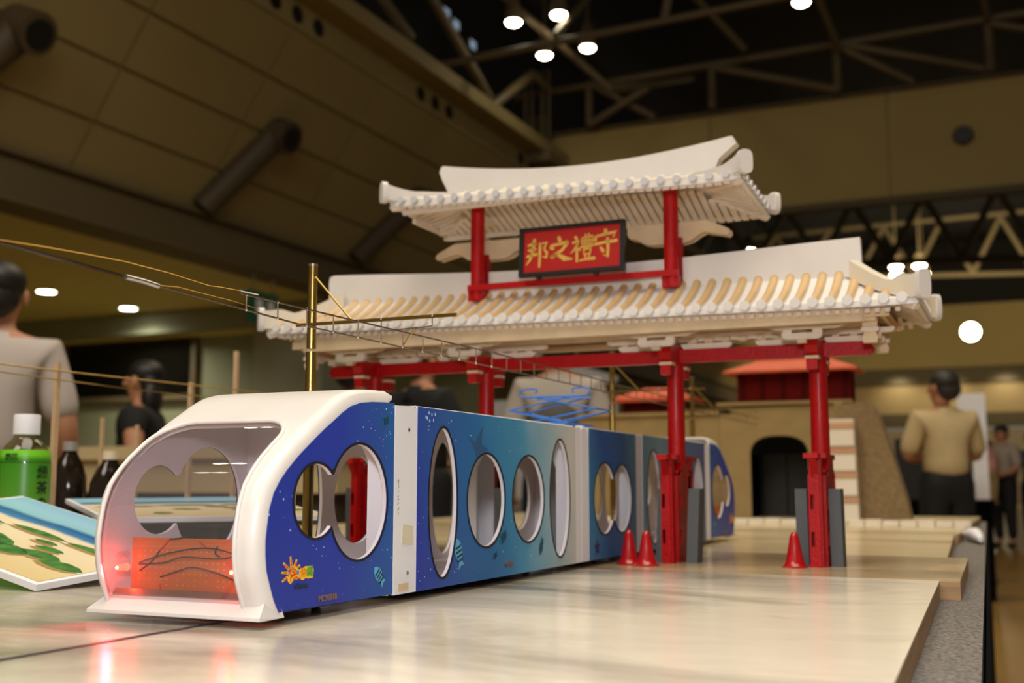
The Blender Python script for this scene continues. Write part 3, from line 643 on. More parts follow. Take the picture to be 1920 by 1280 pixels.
for s, x in ((1, XR), (-1, XL)):
    fish(c2, (1.212, .0455), .036, -1.2, FB, FS, x, s); fish(c2, (1.337, .0585), .026, .5, FT, FS, x, s); fish(c2, (1.312, .0365), .016, .4, FT, FS, x, s); fish(c2, (1.462, .0405), .026, 1.1, FT, FS, x, s)
    RAYM = M('ray_shadow', (38, 84, 128), .6) if s > 0 else bpy.data.materials['ray_shadow']
    MB().plate([(1.236, .182), (1.254, .176), (1.276, .196), (1.272, .174), (1.292, .168), (1.272, .164), (1.258, .158), (1.252, .168)], [], .0009*s, .0011*s, yz(x)).obj('printed_ray', RAYM, c2)
    text_obj('car_number', 'MC9002', .0083, NUM if False else bpy.data.materials['number_brown'], (x+.0013*s, 1.355, .0235), (0, s, 0), (0, 0, 1), c2, .0002, .95)
    mb = MB()
    for i in range(40):
        yy, zz = 1.113+random.random()**2*.16, .02+random.random()*.185
        if any(((yy-c[0])/.06)**2+((zz-.106)/.09)**2 < 1 for c in ((1.1715, 0), (1.288, 0))) : continue
        r = .0004+.0007*random.random()**3; mb.plate(ell((yy, zz), r*.9, r*1.4, 6), [], .001*s, .0013*s, yz(x))
    for yy, zz in ((1.135, .205), (1.142, .2035), (1.131, .199), (1.15, .204), (1.137, .196), (1.128, .2), (1.146, .197)): mb.plate(ell((yy, zz), .0009, .002, 6), [], .001*s, .0013*s, yz(x))
    o = mb.obj('printed_stars', M('pale_cyan', (186, 226, 232), .5) if s > 0 else bpy.data.materials['pale_cyan'], c2); o['kind'] = 'stuff'
dw = double((1.728, .1025), (.052, .0555), (1.812, .1015), (.0495, .0545)); dr = double((1.728, .1025), (.052, .0555), (1.812, .1015), (.0495, .0545), .0022)
c3 = build_coach('second coach, deep blue with one double round window and a starfish print', 1.655, 1.888, [dw], [dr], SK3, 1.626, 1.926)
for s, x in ((1, XR), (-1, XL)):
    MB().plate([(1.688+(.014 if i % 2 == 0 else .006)*math.cos(.4+i*PI/5), .028+(.014 if i % 2 == 0 else .006)*math.sin(.4+i*PI/5)) for i in range(10)], [], .001*s, .0014*s, yz(x)).obj('printed_starfish', ind, c3)
w_ = [wr((1.992, .1025), .041, .083), wr((2.10, .106), .05, .056), wr((2.205, .106), .04, .056), wr((2.299, .107), .041, .071)]
c4 = build_coach('third coach, grey blue with four oval windows, passing under the gate', 1.928, 2.356, [a for a, b in w_], [b for a, b in w_], SK4, None, 2.395)
def unlit(o):
    for sl_ in o.material_slots:
        if sl_.material and sl_.material.name in ('led_red_lit', 'led_core'): sl_.link = 'OBJECT'; sl_.material = bpy.data.materials['led_clear']
    for ch in o.children: unlit(ch)
tail = dup(cab); unlit(tail); tail.location = (CXT, 3.404-.95+.0, 0); tail.rotation_euler = (0, 0, PI)
tail['label'] = 'tail cab car at the far end, its nose pointing away from the camera'
tail.location.y = 2.397+1.058-.95
# pantograph on the second coach roof
pg = thing('pantograph', 'blue wire pantograph standing on the roof joint before the second coach', 'model train part', (-.645, 1.66, ZT))
pm = MB(); y0 = 1.655; xc = -.668; zb = .2165
seg = [((-.715, 1.60, zb), (-.715, 1.71, zb)), ((-.622, 1.60, zb), (-.622, 1.71, zb)), ((-.715, 1.60, zb), (-.622, 1.60, zb)), ((-.715, 1.71, zb), (-.622, 1.71, zb))]
for a, b in seg: MB().tube([a, b], .0016, 6).obj('base_bar', BLUEW, pg)
kn = [(-.728, 1.655), (-.585, 1.655)]
for x in (-.728, -.585):
    MB().tube([(x, 1.62, .2385), (x, 1.69, .2385)], .0014, 6).obj('knuckle_bar', BLUEW, pg)
for yb_, yk, yt in ((1.605, 1.62, 1.63), (1.705, 1.69, 1.68)):
    MB().tube([(-.632, yb_, zb), (-.728, yk, .2385)], .0014, 6).obj('lower_arm', BLUEW, pg); MB().tube([(-.70, yb_, zb), (-.585, yk, .2385)], .0014, 6).obj('lower_arm', BLUEW, pg)
    MB().tube([(-.728, yk, .2385), (-.626, yt, .2585)], .0012, 6).obj('upper_arm', BLUEW, pg); MB().tube([(-.585, yk, .2385), (-.69, yt, .2585)], .0012, 6).obj('upper_arm', BLUEW, pg)
MB().tube([(-.728, 1.62, .2385), (-.66, 1.655, .222), (-.585, 1.69, .2385)], .001, 6).obj('brace', BLUEW, pg)
for yt in (1.632, 1.678): MB().tube([(-.705, yt, .2592), (-.612, yt, .2592)], .0018 if yt < 1.65 else .0012, 8).obj('contact_bar', BLUEW, pg)
for x0, sg in ((-.705, -1), (-.612, 1)):
    MB().tube([(x0+sg*q_, 1.634+.3*zz, .2592+zz) for q_, zz in ((0, 0), (.006, .0006), (.0105, .003), (.012, .0065), (.0105, .010), (.006, .0126), (0, .0134), (-.010, .0132), (-.0165, .0125), (-.0165, .0095), (-.015, .006))], .0014, 8).obj('horn', BLUEW, pg, 60)
for x in (-.70, -.64): 
    for y in (1.61, 1.70): MB().box((x, y, ZT+.0035), (.012, .012, .006)).obj('insulator', WHITE, pg)

# ------------------------------------------------------------------ gate
GX, GY = -.7005, 1.85
gate = thing('gate_model', 'white roofed model gate on red columns with a red plaque, straddling the train', 'model gate', (GX, GY, 0))
def gp(name, mb, mat, smooth=None, parent=None): return mb.obj(name, mat, parent or gate, smooth)
COLX = (-1.1085, -.876, -.5255, -.2915)
def boat(cx, L, z0, z1, c=.35):
    h = z1-z0; return [(cx-L/2, z1), (cx-L/2, z0+h*.55), (cx-L/2+h*.35, z0+h*.15), (cx-L/2+h*c*2.2, z0), (cx+L/2-h*c*2.2, z0), (cx+L/2-h*.35, z0+h*.15), (cx+L/2, z0+h*.55), (cx+L/2, z1)]
for ci, x in enumerate(COLX):
    gp('column', MB().tube([(x, GY, 0), (x, GY, .2), (x, GY, .352)], [.0145, .0145, .0135], 20), RED, 40)
    for s in (-1, 1):                     # front (-1) and rear foot
        y = GY+s*.056
        fp = gp('foot_post', MB().plate([(x-.010, 0), (x+.010, 0), (x+.009, .165), (x-.009, .165)], [rect(x-.0078, .031, x-.0025, .053), rect(x-.0078, .087, x-.0025, .109)], -.008, .008, xz(y)), RED)
        gp('front_strip', MB().box((x+.003, y+s*.009, .08), (.007, .005, .16)), RED)
        # tie plate with two slots between foot and column
        a0, a1 = (y+.008, GY-.012) if s < 0 else (GY+.012, y-.008)
        am = (a0+a1)/2; hw_ = .0085
        gp('tie_plate', MB().plate(([(a0, 0), (a1+.012, 0), (a1+.012, .165), (a1, .160), (a0, .138)] if s < 0 else [(a0-.012, 0), (a1, 0), (a1, .138), (a0, .160), (a0-.012, .165)]), [rect(am-hw_, .031, am+hw_, .053), rect(am-hw_, .087, am+hw_, .109), rect(am-hw_, .138, am+hw_, .147)], -.0138, .0138, yz(x)), RED)
        gp('brace', MB().add([(x-.005, y+s*.020, .163), (x+.005, y+s*.020, .163), (x+.005, y+s*.028, .163), (x-.005, y+s*.028, .163), (x-.005, y+s*.008, .143), (x+.005, y+s*.008, .143), (x+.005, y+s*.010, .138), (x-.005, y+s*.010, .138)],
            [(0, 1, 2, 3), (7, 6, 5, 4), (0, 4, 5, 1), (1, 5, 6, 2), (2, 6, 7, 3), (3, 7, 4, 0)]), RED)
    so, ln = ((.007, .006) if ci in (1, 2) else (.0, -.001))
    for t in (-1, 1):             # grey card slabs either side of the foot
        gp('stone_slab', MB().plate([(x+t*.0255+so-.009, 0), (x+t*.0255+so+.009, 0), (x+t*.0255+so+.009+ln, .118), (x+t*.0255+so-.009+ln, .118)], [], -.017, .017, xz(GY-.022)), GREY)
    gp('cap_bar', MB().plate([(GY-.088, .164), (GY+.088, .164), (GY+.088, .172), (GY-.088, .172)], [], -.0085, .0085, yz(x)), RED)
    gp('cap_bar', MB().box((x, GY-.057, .1685), (.034, .012, .0075)), RED)
    # cross beam through the column, along the train
    L = .062
    cb = [(GY-L, .345), (GY-L-.004, .338), (GY-L+.003, .327), (GY-L+.010, .323), (GY+L-.010, .323), (GY+L-.003, .327), (GY+L+.004, .338), (GY+L, .345), (GY+L-.01, .350), (GY-L+.01, .350)]
    gp('cross_beam', MB().plate(cb, [], -.010, .010, yz(x)), RED)
    for s in (-1, 1):
        y = GY+s*.047
        gp('spacer_block', MB().box((x, y, .3205), (.021, .022, .005)), WOOD)
        gp('bracket_foot', MB().plate([(y-.013, .318), (y+.013, .318), (y+.011, .302), (y-.011, .302)], [], -.0085, .0085, yz(x)), RED)
# tie beam with rounded ends
gp('tie_beam', MB().plate([(-1.197, .326), (-.213, .326), (-.2065, .330), (-.204, .336), (-.2065, .342), (-.213, .3475), (-1.197, .3475), (-1.203, .342), (-1.206, .336), (-1.203, .330)], [], -.008, .008, xz(GY)), RED)
# brackets: boat-shaped arms with blocks, in three planes
for x in COLX:
    for yy in (GY-.066, GY+.066):
        gp('bracket_arm', MB().plate(boat(x-.012, .062, .3475, .3575), [], -.005, .005, xz(yy)), WOODW)
        gp('bracket_arm', MB().plate([(x-.075, .374), (x-.062, .366), (x-.045, .3625), (x+.04, .3625), (x+.052, .366), (x+.066, .374)], [], -.005, .005, xz(yy)), WOOD)
        for dx in (-.034, .012): gp('bearing_block', MB().box((x+dx, yy, .360), (.014, .013, .005)), WOODW)
        gp('bearing_block', MB().box((x-.012, yy, .3445), (.014, .013, .006)), WOOD)
        gp('bracket_arm', MB().box((x, (GY+yy)/2, .369), (.010, abs(yy-GY), .009)), WOOD)
    for s in (-1, 1):
        gp('bracket_arm', MB().plate(boat(x+s*.055, .085, .348, .357), [], -.005, .005, xz(GY)), WOODW)
        gp('bracket_arm', MB().plate(boat(x+s*.062, .115, .3605, .3685), [], -.005, .005, xz(GY)), WOODW)
        for k in range(3): gp('bearing_block', MB().box((x+s*(.03+.028*k), GY, .3588), (.011, .013, .0035)), WOOD)
        gp('bearing_block', MB().box((x+s*.055, GY, .3468), (.012, .013, .004)), WOOD)
for xa, xb in ((COLX[0], COLX[1]), (COLX[2], COLX[3])):      # lattice boards across the side bays
    gp('bracket_arm', MB().box(((xa+xb)/2, GY-.006, .3685), (xb-xa-.03, .008, .0065)), WOODW)
    for k in range(7): gp('bearing_block', MB().box((xa+.035+(xb-xa-.07)*k/6, GY-.006, .3615), (.012, .012, .0075)), WOOD)
# hanging end brackets near both ends
for x in (GX-.50, GX+.50):
    for yy in (GY-.075, GY+.075):
        gp('bracket_arm', MB().plate([(x-.012, .376), (x+.012, .376), (x+.009, .350), (x+.012, .344), (x+.010, .336), (x-.010, .336), (x-.012, .344), (x-.009, .350)], [], -.006, .006, xz(yy)), WOOD)
        gp('bearing_block', MB().box((x, yy, .356), (.026, .016, .006)), WOODW)
    gp('bracket_arm', MB().box((x, GY, .366), (.010, .15, .012)), WOOD)
    for yy in (-.05, 0, .05): gp('bearing_block', MB().box((x, GY+yy, .356), (.016, .014, .010)), WOODW)
# ---- roofs
meshes = {}
def roof(ex, ey, ze, zr, up, tile_r, sp, upper, ty=0):
    tilt = -.030 if upper else -.014
    def surf(x, y):
        d = max(0, min((ey-abs(y))/ey, (ex-abs(x))/ey, 1)); c = max(0, abs(x)/ex-.72)/.28
        return ze+(zr-ze)*(.55*d+.45*d*d)+up*c*c+tilt*x-ty*y/ey
    W = lambda x, y, z: (GX+x, GY+y, z)
    key = 'upper' if upper else 'lower'
    capm = GREYCAP if upper else WHITE; topm = CREAM if upper else WOODT
    nx, ny = 48, 12; th = .006; vs = []; fs = []
    for k in (0, 1):
        for i in range(nx+1):
            for j in range(ny+1):
                x, y = -ex+2*ex*i/nx, -ey+2*ey*j/ny; vs.append(W(x, y, surf(x, y)-k*th))
    q = lambda i, j, k: k*(nx+1)*(ny+1)+i*(ny+1)+j
    for i in range(nx):
        for j in range(ny): fs += [(q(i, j, 0), q(i+1, j, 0), q(i+1, j+1, 0), q(i, j+1, 0)), (q(i, j+1, 1), q(i+1, j+1, 1), q(i+1, j, 1), q(i, j, 1))]
    for i in range(nx): fs += [(q(i, 0, 0), q(i, 0, 1), q(i+1, 0, 1), q(i+1, 0, 0)), (q(i, ny, 0), q(i+1, ny, 0), q(i+1, ny, 1), q(i, ny, 1))]
    for j in range(ny): fs += [(q(0, j, 0), q(0, j+1, 0), q(0, j+1, 1), q(0, j, 1)), (q(nx, j, 0), q(nx, j, 1), q(nx, j+1, 1), q(nx, j+1, 0))]
    gp('roof_deck', MB().add(vs, fs), WHITE)
    # eave board: thin white edge all round
    P = 40; ring = [(-ex+2*ex*i/P, -ey) for i in range(P)]+[(ex, -ey+2*ey*i/10) for i in range(10)]+[(ex-2*ex*i/P, ey) for i in range(P)]+[(-ex, ey-2*ey*i/10) for i in range(10)]
    vs = []
    for x, y in ring:
        k = 1.004; kk = .965; z = surf(x, y)-th
        vs += [W(x*k, y*(1+.004*ex/ey), z+.001), W(x*k, y*(1+.004*ex/ey), z-.0035), W(x-math.copysign(.014, x) if abs(x) > ex-.001 else x, y-math.copysign(.014, y) if abs(y) > ey-.001 else y, z-.0035), W(x-math.copysign(.014, x) if abs(x) > ex-.001 else x, y-math.copysign(.014, y) if abs(y) > ey-.001 else y, z+.001)]
    n = len(ring); fs = [(4*i+a, 4*((i+1) % n)+a, 4*((i+1) % n)+(a+1) % 4, 4*i+(a+1) % 4) for i in range(n) for a in range(4)]
    gp('eave_board', MB().add(vs, fs), WHITE)
    # tiles
    def tile_mesh(d1):
        k_ = (key, round(d1, 3))
        if k_ in meshes: return meshes[k_]
        mb = MB(); n = 6; seg = 8; vs = []
        for i in range(n):
            d = -.004/ey+(d1+.004/ey)*i/(n-1); z = (zr-ze)*(.55*d+.45*max(d, 0)**2)
            for a in range(seg+1):
                t = PI*a/seg; vs.append((tile_r*math.cos(t), d*ey, z+tile_r*1.12*math.sin(t)-.001))
        fs, mi = [], []
        for i in range(n-1):
            for a in range(seg): fs.append((i*(seg+1)+a, i*(seg+1)+a+1, (i+1)*(seg+1)+a+1, (i+1)*(seg+1)+a))
        for i, f in enumerate(fs): mb.f.append(f); mb.mi.append(1 if 1 <= i % seg <= 6 else 0)
        mb.v = vs
        mb.tube([(0, -.0055, 0), (0, -.0030, 0)], tile_r*1.04, 14, mi=2)
        mb.tube([(0, d1*ey-.001, (zr-ze)*(.55*d1+.45*d1*d1)+.001), (0, d1*ey+.002, (zr-ze)*(.55*d1+.45*d1*d1)+.001)], tile_r, 10, mi=1)
        meshes[k_] = mb.mesh('tile', [WHITE, topm, capm], 40); return meshes[k_]
    n = int(2*ex/sp)
    for s in (-1, 1):
        for i in range(n):
            x = (i-(n-1)/2)*sp; hip = min(1, (ex-abs(x))/ey)
            if hip < .12: continue
            d1 = min(.92, hip-.06); o = put('tile', tile_mesh(d1), gate, None); o.parent = gate
            o.matrix_parent_inverse = Matrix.Identity(4); o.location = (x, s*ey, surf(x, s*ey)+.001); o.rotation_euler = (0, 0, 0 if s < 0 else PI)
    m_ = int(2*ey/sp)
    for s in (-1, 1):
        for i in range(m_):
            y = (i-(m_-1)/2)*sp; hip = min(1, (ey-abs(y))/ey)
            if hip < .12: continue
            d1 = min(.8, hip-.06); o = put('tile', tile_mesh(d1), gate, None)
            o.matrix_parent_inverse = Matrix.Identity(4); o.location = (s*ex, y, surf(s*ex, y)+.001); o.rotation_euler = (0, 0, PI/2 if s > 0 else -PI/2)
    # rafters under both slopes and the hip ends
    rs, rw = .0143, (.0104 if upper else .0070)
    def rafter_mesh(L, dz):
        k_ = ('r', key, round(L, 3))
        if k_ not in meshes:
            h = (.0042 if upper else .0060); rr = rw/2
            vs = [(a*rr, y, z+b*h) for y, z in ((.002, 0), (L, dz)) for a, b in ((-1, -1), (1, -1), (1, 0), (-1, 0))]
            meshes[k_] = MB().add(vs, [(0, 1, 2, 3), (7, 6, 5, 4), (0, 4, 5, 1), (1, 5, 6, 2), (2, 6, 7, 3), (3, 7, 4, 0)]).mesh('rafter', WOODW)
        return meshes[k_]
    nr = int((2*ex-.03)/rs); Lmax = ey*.97
    for s in (-1, 1):
        for i in range(nr):
            x = (i-(nr-1)/2)*rs; d1 = min(.97, (ex-abs(x))/ey)
            if d1 < .1: continue
            L = round(d1*ey*8, 1)/8 if d1 < .97 else Lmax; d = L/ey
            o = put('rafter', rafter_mesh(L, (zr-ze)*(.55*d+.45*d*d)), gate, None); o.matrix_parent_inverse = Matrix.Identity(4)
            o.location = (x, s*(ey-.004), surf(x, s*ey)-th-(.0035 if upper else .006)); o.rotation_euler = (0, 0, 0 if s < 0 else PI)
    nr2 = int((2*ey-.03)/(rs*1.25))
    for s in (-1, 1):
        for i in range(nr2):
            y = (i-(nr2-1)/2)*rs*1.25; d1 = min(.97, (ey-abs(y))/ey)
            if d1 < .12: continue
            L = round(d1*ey*8, 1)/8; d = L/ey
            o = put('rafter', rafter_mesh(L, (zr-ze)*(.55*d+.45*d*d)), gate, None); o.matrix_parent_inverse = Matrix.Identity(4)
            o.location = (s*(ex-.004), y, surf(s*ex, y)-th-.0035); o.rotation_euler = (0, 0, PI/2 if s > 0 else -PI/2)
    # hip rafters and hip ridges at the four corners
    for sx in (-1, 1):
        for sy in (-1, 1):
            A = Vector((sx*(ex-ey*.86), sy*ey*.14, 0)); B = Vector((sx*(ex+.006), sy*(ey+.006), 0)); D = (B-A); L = D.length; D.normalize(); Nn = Vector((-D.y, D.x, 0))
            hw_ = .0095 if not upper else .0105; st = []
            N = 16; hs = .034 if not upper else .028
            for i in range(N+1):
                f = i/N; p = A+D*L*f; x = max(-ex, min(ex, p.x)); y = max(-ey, min(ey, p.y)); zb_ = surf(x, y)-.001
                if upper: h = .012+.006*min(1, f*2)+.010*max(0, (f-.6)/.4)**1.5
                else: h = (.030-.010*min(1, f/.6) if f < .6 else .020+.014*(math.sin(min(1, (f-.6)/.25)*PI/2)**1.5))
                st.append((f*L, zb_, zb_+h))
            poly = [(a, b) for a, b, c in st]+[(st[-1][0]+.004, st[-1][1]+.004), (st[-1][0]+.004, st[-1][2]-.006), (st[-1][0], st[-1][2])]+[(a, c) for a, b, c in reversed(st[:-1])]
            fr = lambda a, b, w_, A=A, D=D, Nn=Nn: tuple(Vector(W(0, 0, 0))*1+A+D*a+Nn*w_+Vector((0, 0, b)))
            gp('hip_ridge', MB().plate(poly, [], -hw_, hw_, fr), CREAM if not upper else WHITE)
            # rounded end cap
            e = st[-1]; zc, hh = (e[1]+e[2])/2, (e[2]-e[1])/2+.002
            sq = lambda v: math.copysign(abs(v)**.6, v)
            oct_ = [(hw_*1.15*sq(math.cos(2*PI*i/20)), zc+.001+(hh+.003)*sq(math.sin(2*PI*i/20))) for i in range(20)]
            gp('end_cap', MB().plate(oct_, [], L, L+.010, lambda a, b, w_, A=A, D=D, Nn=Nn: tuple(Vector(W(0, 0, 0))+A+D*w_+Nn*a+Vector((0, 0, b)))), WHITE)
            # hip rafter below
            A2 = A+D*L*.15; B2 = B-D*.012
            z0_, z1_ = surf(max(-ex, min(ex, A2.x)), max(-ey, min(ey, A2.y)))-th, surf(max(-ex, min(ex, B2.x)), max(-ey, min(ey, B2.y)))-th
            gp('hip_rafter', MB().plate([(0, z0_-.001), (0, z0_-.013), ((B2-A2).length, z1_-.013), ((B2-A2).length+.006, z1_-.006), ((B2-A2).length, z1_-.001)], [], -.004, .004, lambda a, b, w_, A=A2, D=D, Nn=Nn: tuple(Vector(W(0, 0, 0))+A+D*a+Nn*w_+Vector((0, 0, b)))), WOODW)
    return surf
sl = roof(.571, .115, .4015, .465, .002, .0077, .0256, False)
# lower fascia and ceiling planks
for s in (-1, 1):
    gp('fascia_board', MB().box((GX, GY+s*.092, .3795), (1.06, .005, .013)), WOOD)
    gp('fascia_board', MB().box((GX, GY+s*.084, .371), (1.02, .012, .007)), WOOD)
    gp('fascia_board', MB().box((GX+s*.52, GY, .3795), (.005, .18, .013)), WOOD)
gp('purlin', MB().box((GX, GY, .374), (1.0, .012, .009)), WOOD)
gp('soffit_board', MB().box((GX, GY, .3835), (1.05, .17, .003)), WOOD)
for s in (-1, 1):
    gp('rafter_board', MB().box((GX, GY+s*.098, .3800), (.985, .006, .027)), WOOD); gp('rafter_board', MB().box((GX+s*.492, GY, .3800), (.006, .19, .027)), WOOD)
    gp('rafter_board', MB().box((GX, GY+s*.090, .6045-.006*s), (.60, .005, .009)), WOODW); gp('rafter_board', MB().box((GX+s*.30, GY, .604), (.006, .10, .008)), WOODW)
def ridge(pts_top, zbot, x0, x1, th, endl, endr, name='ridge_board'):
    top = pts_top; N = 24; P = []
    for i in range(N+1):
        f = i/N; P.append((x0+(x1-x0)*f, top(f)))
    poly = endl+P+endr
    return gp(name, MB().plate(poly, [], -th/2, th/2, xz(GY)), WHITE)
topl = lambda f: (.524*(1-f)+.513*f)-.0165*math.sin(PI*f)**1.2
ridge(topl, .45, -1.197, -.2185, .020, [(-1.207, .450), (-1.2085, .51), (-1.206, .521)], [(-.2165, .450)])
topu = lambda f: (.7135*(1-f)+.703*f)-.024*math.sin(PI*f)**.9
su = roof(.316, .107, .6105, .646, .004, .0064, .0267, True, .007)
ridge(topu, .634, -.960, -.424, .022, [(-.935, .634), (-.945, .650), (-.957, .675), (-.963, .686), (-.969, .702), (-.966, .712)], [(-.4175, .703), (-.411, .690), (-.440, .668), (-.455, .634)])
for x in (-.882, -.5215):
    gp('post', MB().tube([(x, GY-.026, .452), (x, GY-.026, .628)], .0125, 18), RED, 40); gp('post_backing', MB().box((x+.004, GY-.008, .50), (.022, .012, .075)), REDD)
    gp('post_foot', MB().box((x, GY-.026, .460), (.028, .022, .02)), RED)
gp('rail', MB().box((GX, GY-.037, .4735), (.388, .010, .0105)), RED)
for sgn, x in ((-1, -.882), (1, -.5215)):
    m = lambda a: x+sgn*a
    poly = [(m(-.083), .5645), (m(.055), .5645), (m(.066), .560), (m(.088), .550), (m(.0945), .546), (m(.0955), .540), (m(.091), .536), (m(.07), .541), (m(.052), .545), (m(.042), .541), (m(.030), .533), (m(.015), .5295), (m(-.04), .5295), (m(-.055), .533), (m(-.065), .541), (m(-.078), .543), (m(-.083), .550)]
    for yy in (GY-.004, GY+.014): gp('cloud_board', MB().plate(poly, [], -.003, .003, xz(yy)), WOOD)
    gp('cross_arm', MB().box((x, GY+.004, .5685), (.010, .03, .008)), WOOD)
    gp('purlin', MB().box((x, GY+.01, .606), (.012, .05, .010)), WOODW)
# plaque
pl = gp('plaque', MB().box((0, 0, 0), (.178, .005, .077)), M('plaque_red', (178, 20, 14), .35, noise=(50, .06)))
pl.matrix_parent_inverse = Matrix.Identity(4); pl.location = (.0115, -.055, .5245); pl.rotation_euler = (math.radians(-4), 0, 0)
PI4 = Matrix.Identity(4)
def on_plaque(o): o.parent = pl; o.matrix_parent_inverse = PI4; return o
fr_ = MB().plate(rect(-.0965, -.0435, .0965, .0435), [rect(-.0885, -.0370, .0885, .0370)], -.0055, .0045, xz(0)).obj('frame', BLACK); on_plaque(fr_)
for x in (-.06, .045): on_plaque(MB().box((x, 0, -.0455), (.008, .008, .005)).obj('peg', BLACK))
def stroke(mb, pts, wd):
    """brush stroke in plaque coordinates with a width per point"""
    pts = [Vector(p) for p in pts]; l, r = [], []
    for i, p in enumerate(pts):
        t = (pts[min(i+1, len(pts)-1)]-pts[max(i-1, 0)]).normalized(); n = Vector((-t.y, t.x)); l.append(p+n*wd[i]/2); r.append(p-n*wd[i]/2)
    t0 = (pts[0]-pts[1]).normalized()*wd[0]*.4; t1 = (pts[-1]-pts[-2]).normalized()*wd[-1]*.4
    vs = [(p.x, -.0032, p.y) for p in l+r]+[(p[0], -.0032, p[1]) for p in (pts[0]+t0, pts[-1]+t1)]; n = len(l)
    fs = [(i, i+1, n+i+1, n+i) for i in range(n-1)]+[(0, n, 2*n), (n-1, 2*n+1, 2*n-1)]
    mb.add(vs, fs)
def glyph(name, strokes, cx, cz, sc):
    mb = MB()
    for pts, wd in strokes: stroke(mb, [(cx+a*sc, cz+b*sc) for a, b in pts], [w_*sc for w_ in wd])
    on_plaque(mb.obj(name, GOLD))
K = {}
K['ho'] = [([(-.42, .32), (-.1, .38), (-.06, .36)], [.12, .13, .08]), ([(-.4, .1), (-.08, .14)], [.12, .12]), ([(-.46, -.16), (-.02, -.08)], [.13, .12]), ([(-.14, .56), (-.2, .1), (-.32, -.3), (-.5, -.52)], [.15, .12, .12, .04]),
           ([(.12, .38), (.12, -.2), (.1, -.66)], [.13, .12, .1]), ([(.14, .34), (.42, .4), (.3, .12)], [.09, .12, .09]), ([(.3, .12), (.44, -.06), (.4, -.26), (.24, -.2)], [.08, .13, .13, .04])]
K['no'] = [([(-.06, .56), (.0, .38)], [.14, .17]), ([(-.4, .2), (-.1, .24), (.34, .3)], [.12, .12, .16]), ([(.34, .28), (.1, -.02), (-.36, -.3)], [.15, .13, .16]), ([(-.4, -.26), (-.1, -.2), (.22, -.4), (.56, -.44)], [.1, .15, .22, .06]), ([(-.42, .12), (-.28, .06)], [.16, .12])]
K['rei'] = [([(-.36, .5), (-.3, .38)], [.12, .13]), ([(-.48, .24), (-.2, .3), (-.26, .14)], [.11, .12, .09]), ([(-.26, .18), (-.4, -.06), (-.56, -.2)], [.1, .09, .04]), ([(-.3, .06), (-.28, -.3), (-.28, -.58)], [.1, .11, .1]), ([(-.26, -.0), (-.14, -.1)], [.09, .09]),
            ([(-.06, .42), (-.05, .12)], [.08, .08]), ([(-.06, .42), (.4, .48), (.38, .16)], [.08, .1, .09]), ([(-.04, .28), (.38, .32)], [.06, .06]), ([(-.04, .14), (.38, .18)], [.07, .07]), ([(.1, .58), (.1, .16)], [.07, .07]), ([(.24, .6), (.24, .18)], [.07, .07]),
            ([(-.14, .02), (.48, .08)], [.09, .1]), ([(0, -.08), (.34, -.04)], [.08, .08]), ([(.02, -.1), (.04, -.3)], [.07, .07]), ([(.32, -.06), (.3, -.28)], [.08, .07]), ([(.02, -.3), (.32, -.26)], [.07, .07]), ([(.08, -.34), (.12, -.46)], [.07, .07]), ([(.28, -.32), (.22, -.46)], [.08, .06]), ([(-.16, -.54), (.1, -.5), (.5, -.48)], [.08, .1, .15])]
K['shu'] = [([(.0, .62), (.02, .46)], [.14, .17]), ([(-.42, .38), (-.44, .18)], [.12, .13]), ([(-.42, .36), (.1, .44), (.46, .48), (.34, .28)], [.1, .12, .15, .08]), ([(-.5, .02), (.0, .08), (.5, .12)], [.13, .12, .15]), ([(.1, .26), (.12, -.2), (.1, -.54), (-.08, -.44)], [.12, .13, .14, .05]), ([(-.2, -.12), (-.08, -.3)], [.12, .15])]
for (k, nm), cx, cz in zip((('ho', 'character'), ('no', 'character'), ('rei', 'character'), ('shu', 'character')), (-.0625, -.0205, .0225, .062), (-.001, .0, .000, .003)): glyph(nm, K[k], cx, cz, .041)
# cones
def cone(x, y, label, g='red cones'):
    t = thing('traffic_cone', label, 'cone', (x, y, 0), g)
    MB().lathe([(.0195, 0), (.0195, .0012), (.0165, .003), (.0135, .010), (.0095, .030), (.0068, .046), (.0045, .0515), (.001, .0535)], (x, y, 0), 24).obj('body', ORB, t, 50)
    MB().lathe([(.0192, .0), (.0205, .0008), (.0192, .0016)], (x, y, 0), 24).obj('foot_flange', ORB, t)
cone(-.5755, 1.742, 'left one of the two red cones standing beside the train')
cone(-.5425, 1.728, 'right one of the two red cones, next to the red gate foot')
cone(-.3235, 1.776, 'lone red cone tucked against the foot of the right gate column')

